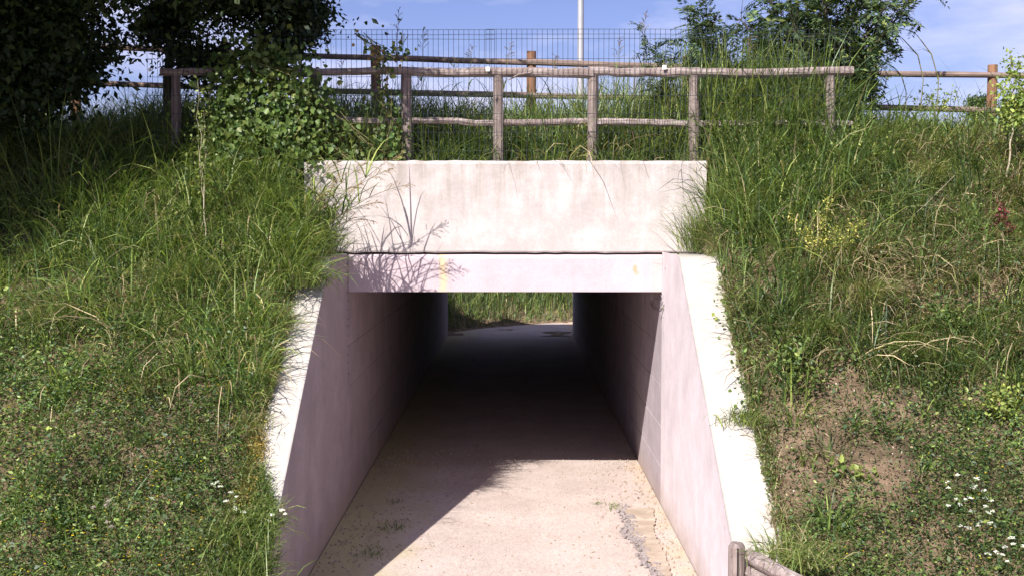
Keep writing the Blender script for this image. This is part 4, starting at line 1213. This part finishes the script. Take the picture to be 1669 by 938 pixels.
# weeds rooted in the silt that buries the low end of the left wing wall
n = 2600
y = 9.85 + 1.0 * R.random(n) ** 1.4; x = R.uniform(XL - 0.36, XL + 0.0, n)
k = x < XL - (y - 10.35) * 0.45; x, y = x[k], y[k]; n = len(x)
P = np.stack([x, y, np.interp(y, [9.9, 13.5], [0.66, 3.22]) - 0.01], 1)
ln = R.uniform(0.06, 0.30, n)
b1 = blades(P, ln, R.uniform(0, 6.28, n), np.abs(R.normal(0.4, 0.35, n)), R.uniform(0.5, 2.0, n), R.uniform(0.005, 0.011, n), mixcol(n, *GC), 4, bias=np.array([0.25, -0.4, 0]))
m_ = n * 3; i = R.integers(0, n, m_); Q = P[i] + R.normal(0, 0.035, (m_, 3)) + np.array([0.0, 0, 1]) * np.abs(R.normal(0, 0.06, m_))[:, None]
q = R.uniform(0.015, 0.036, m_)
b2 = leaves(Q, randdir(m_, 0), randdir(m_, 1), q, q * 0.5, mixcol(m_, (GREEN, 3), (DEEP, 2), (LIME, 1), (STRAW * 0.7, 0.8)), fold=False)
v, f, c = cat3([b1, b2])
tag(obj('edge_growth', v, f, M_GRASS, None, col=c), 'tangled weeds burying the low tip of the left wing wall', 'weeds', kind='stuff')
# blades leaning over the outer edges of the wing walls
for side in (-1, 1):
    n = 5200 if side < 0 else 2600
    y = R.uniform(9.9, 15.0, n)
    e = XL - 0.34 if side < 0 else XR + WT + 0.01
    clump = fbm(y, y * 0, 2.4, 2 if side < 0 else 5)
    k = R.random(n) < np.clip((clump - 0.30) * 3.5, 0.12, 1); y = y[k]; clump = clump[k]; n = len(y)
    x = e + side * np.abs(R.normal(0, 0.07, n))
    P = on_bank(x, y)
    ln = R.uniform(0.08, 0.38, n) * (0.5 + clump) * np.where(y > 12.6, 1.5, 1.0) * (1.0 if side < 0 else 0.7)
    dryf = R.random(n) < (0.35 if side < 0 else 0.6)
    col = np.where(dryf[:, None], mixcol(n, (STRAW, 2), (BROWN, 1)), mixcol(n, *GC))
    v, f, c = blades(P, ln, R.uniform(0, 6.28, n), np.abs(R.normal(0.4, 0.3, n)), R.uniform(0.6, 1.9, n), R.uniform(0.004, 0.009, n), col, 4, bias=np.array([-side * 0.5, -0.4, 0]))
    m_ = n * 3
    yy = y[R.integers(0, n, m_)] + R.normal(0, 0.05, m_); xx = e - side * 0.02 + side * np.abs(R.normal(0, 0.08, m_)) - side * 0.03
    Q = on_bank(xx, yy); Q[:, 2] = np.interp(yy, [9.95, 13.5, 15], [0.72, 3.24, 3.3]) + np.abs(R.normal(0.02, 0.05, m_))
    s = R.uniform(0.015, 0.04, m_)
    h = leaves(Q, randdir(m_, -0.2), randdir(m_, 0.8), s, s * 0.55, mixcol(m_, (GREEN, 3), (DEEP, 1.5), (LIME, 1), (STRAW * 0.7, 1.2), (BROWN, 0.8)), fold=False)
    v, f, c = cat3([(v, f, c), h])
    tag(obj('edge_growth', v, f, M_GRASS, None, col=c), 'ragged fringe of grass and weeds along the outer edge of the %s wing wall' % ('left' if side < 0 else 'right'), 'grass', kind='stuff')

# flowering grass stalks
def stalk(label, root, tip, bow, plume=0.3, pc=(0.30, 0.19, 0.12), nbl=6, group=None, dens=120, bl=0.45, r=0.0045, blc=GC):
    root = np.array(root, float); tip = np.array(tip, float)
    t = thing('grass_stalk', label, 'grass stalk', root, group)
    tt = np.linspace(0, 1, 12)[:, None]
    mid = (root + tip) / 2 + np.array(bow)
    Pp = (1 - tt) ** 2 * root + 2 * tt * (1 - tt) * mid + tt ** 2 * tip
    V, Fs = tube(Pp, np.linspace(r, r * 0.35, 12), 5)
    obj('stem', V, Fs, M_STEM, t)
    if nbl:
        i = R.integers(1, 8, nbl); P = Pp[i]
        v, f, c = blades(P, bl * R.uniform(0.5, 1.2, nbl), R.uniform(0, 6.28, nbl), R.uniform(0.2, 0.8, nbl), R.uniform(0.8, 2.2, nbl), 0.021 * R.uniform(0.6, 1.1, nbl), mixcol(nbl, *blc), 4)
        for q in range(nbl): obj('leaf_blade', v[q * 10:q * 10 + 10], f[:4], M_GRASS, t, col=c[q * 10:q * 10 + 10])
    n = dens; L_ = np.linalg.norm(tip - root)
    fr = 1 - plume / L_
    nbr = 16; Vp = []; P = []; A = []
    parts = []
    for k in range(nbr):
        u = fr + (1 - fr) * k / nbr
        ii = min(10, int(u * 11)); q = Pp[ii] * (1 - (u * 11 - ii)) + Pp[ii + 1] * (u * 11 - ii)
        d = unit(unit(Pp[-1] - Pp[-3]) + randdir(1, 0.0)[0] * 0.85)
        ln = plume * 0.42 * (1 - 0.6 * k / nbr)
        e = q + d * ln - np.array([0, 0, 0.25 * ln])
        parts.append(tube([q, q + d * ln * 0.6, e], [0.0015, 0.001, 0.0008], 3, False))
        m_ = max(4, n // nbr); s = R.uniform(0.25, 1.0, m_)[:, None]
        P.append(q + d * ln * s - np.array([0, 0, 0.25 * ln]) * s * s); A.append(np.tile(d, (m_, 1)) + R.normal(size=(m_, 3)) * 0.3)
    P = np.concatenate(P); A = np.concatenate(A); m_ = len(P)
    v, f, c = leaves(P, A, randdir(m_, 0.5), R.uniform(0.012, 0.024, m_), R.uniform(0.005, 0.009, m_), mixcol(m_, (np.array(pc), 3), (STRAW * 0.8, 1)), fold=False)
    pl = obj('seed_head', v, f, M_GRASS, t, col=c)
    V, Fs = join(parts)
    obj('branch', V, Fs, M_STEM, pl)
gs = 'tall seeding grass stalks leaning over the left end of the parapet'
for k, (rx, ry, tx_, ty_, lab) in enumerate((
        (-2.66, 13.7, 590, 300, 'seeding grass stalk leaning furthest left over the parapet corner'),
        (-2.60, 13.9, 640, 275, 'seeding grass stalk with the topmost plume against the parapet'),
        (-2.56, 13.8, 625, 330, 'seeding grass stalk with tawny plume just below the topmost one'),
        (-2.62, 13.6, 560, 285, 'short tawny seeding stalk by the parapet corner'),
        (-2.54, 14.0, 670, 300, 'seeding grass stalk reaching furthest right across the parapet'),
        (-2.58, 14.1, 600, 265, 'seeding grass stalk rising straight beside the parapet end'),
        (-2.60, 13.75, 540, 310, 'low arching stalk at the parapet corner'),
        (-2.50, 14.2, 655, 250, 'tall stalk whose plume crosses the top edge of the parapet'),
        (-2.45, 14.05, 575, 345, 'leafy stalk bending over the top of the header beam'),
        (-2.52, 13.95, 610, 360, 'leafy stalk drooping lowest in front of the parapet'),
        (-2.66, 14.0, 550, 265, 'upright stalk right at the parapet end'))):
    tip = at(tx_, ty_, ry - 0.05)
    root = (rx, ry, float(height(rx, ry)))
    stalk(lab, root, tip, (-0.05, 0, 0.30), 0.36, (0.40, 0.24, 0.14), 15, gs, 190, 0.72, 0.006)
gs2 = 'thin seeding grass stalks rising through the fences'
for (px, py, Yk, h_, lab) in ((650, 15, 16.2, 0, 'tallest dark plume above the mesh near the rear post'), (690, 45, 16.3, 0, 'pale plume above the mesh right of the tallest plume'), (770, 75, 16.4, 0, 'faint thin plume left of the mesh joint'), (832, 70, 16.4, 0, 'faint plume just right of the mesh joint'), (1010, 60, 16.3, 0, 'thin plume right of the lamp pole'), (1052, 20, 16.4, 0, 'pale feathery plume beside the smallest locust shoot'), (742, 95, 16.2, 0, 'low thin plume between first two log posts'), (905, 90, 16.5, 0, 'low thin plume just left of the lamp pole'), (1225, 60, 16.0, 0, 'plume in front of the bushy locust'), (560, 95, 16.0, 0, 'dark plume in front of the mesh left of the rear post')):
    tip = at(px, py, Yk); rx = tip[0] - 0.15 + R.normal(0, 0.05)
    stalk(lab, (rx, Yk, float(height(rx, Yk))), tip, (0.02, 0, 0.1), 0.36, (0.26, 0.17, 0.13), 8, gs2, 230, 0.5, 0.005)
# bare arching stems at the right, against the sky
for (pts, lab) in (([(1500, 180), (1505, 130), (1496, 90), (1470, 62)], 'dark stem arching left above the rear rail at the right'), ([(1527, 180), (1530, 130), (1518, 88), (1495, 58)], 'thinner arching stem just right of the dark one'), ([(1476, 185), (1477, 150), (1470, 125), (1462, 115)], 'short thick bent stem below the arching stems')):
    t = thing('bare_stem', lab, 'stem', at(*pts[0], 17.2))
    Pp = [at(a, b, 17.2) for a, b in pts]
    V, Fs = tube(Pp, [0.008, 0.007, 0.010, 0.006], 5)
    obj('stem', V, Fs, M_STEM, t)
    Pb = np.array(Pp[-2:]).repeat(3, 0); n = len(Pb)
    v, f, c = blades(Pb, np.full(n, 0.32), R.uniform(2.6, 3.6, n), np.full(n, 0.9), R.uniform(0.5, 1.6, n), np.full(n, 0.014), mixcol(n, (DEEP, 1), (GREEN, 1)), 4)
    obj('leaf_blade', v, f, M_GRASS, t, col=c)
# horsetail-like frond, upper left; straw poles on the right bank
b = gp(92, 345)
stalk('arching pale frond in the shade at the upper left', b, above(b, 118, 240), (-0.1, 0, 0.16), 0.6, (0.22, 0.28, 0.10), 0, None, 260)
def straw(label, a, c, r=0.004):
    t = tube([a, (np.array(a) + np.array(c)) / 2 + np.array([0, 0, -0.02]), c], [r, r * 0.8, r * 0.5], 5)
    o = obj('dry_straw', *t, M_PALESTEM, None, loc=a); tag(o, label, 'straw')
b = gp(1462, 380); straw('long pale straw leaning up to the right on the upper right bank', b, at(1556, 286, b[1] - 0.15))
b = gp(1400, 405); straw('short pale straw lying beside the yellow blossoms', b, at(1365, 378, b[1] - 0.2))
b = gp(1425, 800); straw('pale dead stem lying on bare soil on the lower right bank', b, at(1385, 775, b[1] - 0.1))
b = gp(218, 790); straw('upright pale straw on the lower left bank', b, at(212, 738, b[1] - 0.1))

# weeds on the road surface
def roadweed(label, px, py, n, r):
    p = onroad(px, py, 0.02)
    P = p + R.normal(size=(n, 3)) * np.array([r, r * 1.6, 0]); P[:, 2] = 0.02
    v, f, c = blades(P, R.uniform(0.02, 0.07, n), R.uniform(0, 6.28, n), R.uniform(0.2, 1.1, n), R.uniform(0.2, 1.3, n), R.uniform(0.004, 0.010, n), mixcol(n, (GREEN, 2), (DEEP, 2), (LIME, 1)), 3)
    tag(obj('road_weed', v, f, M_GRASS, None, col=c, loc=p), label, 'weed')
roadweed('sparse weed near the broken cement patch', 1000, 826, 70, 0.06)
roadweed('tiny weed sprig left of the sparse one', 972, 820, 25, 0.03)
roadweed('weed tuft on the shaded road near the left wall', 640, 858, 160, 0.10)
roadweed('second weed tuft closer to the bottom in the shaded road', 605, 900, 160, 0.10)
roadweed('faint weed high in the shaded strip by the left wall', 643, 818, 40, 0.05)
roadweed('weed growing at the far mouth of the underpass on the left', 760, 552, 160, 0.35)
roadweed('weed growing at the far mouth of the underpass on the right', 925, 546, 160, 0.3)
n = 420
x = np.where(R.random(n) < 0.5, XL + np.abs(R.normal(0, 0.22, n)) + 0.03, XR - np.abs(R.normal(0, 0.16, n)) - 0.03); y = R.uniform(10.2, 20, n)
k = R.random(n) < 0.15; x[k] = R.uniform(XL, XR, k.sum())
P = np.stack([x, y, np.full(n, 0.03)], 1); A = randdir(n) * np.array([1, 1, 0.15]); s = R.uniform(0.015, 0.05, n)
v, f, c = leaves(P, A, np.tile([0, 0, 1.0], (n, 1)) + 0.3 * R.normal(size=(n, 3)), s, s * R.uniform(0.15, 0.6, n), mixcol(n, (STRAW, 2), (BROWN, 3), (np.array([0.35, 0.25, 0.08]), 1)), fold=False)
tag(obj('fallen_leaves', v, f, M_GRASS, None, col=c), 'dry leaves and bits of straw blown against the walls on the road', 'leaves', kind='stuff')
# stub post beyond the far portal
a = at(865, 492, 46)
ft = obj('marker_post', *tube([(a[0], 46, float(height(a[0], 46)) - 0.1), (a[0], 46, a[2] + 0.1)], 0.08, 10), M_LOG, None, loc=(a[0], 46, 0))
tag(ft, 'short grey wooden post among the greenery beyond the far end of the underpass', 'post')
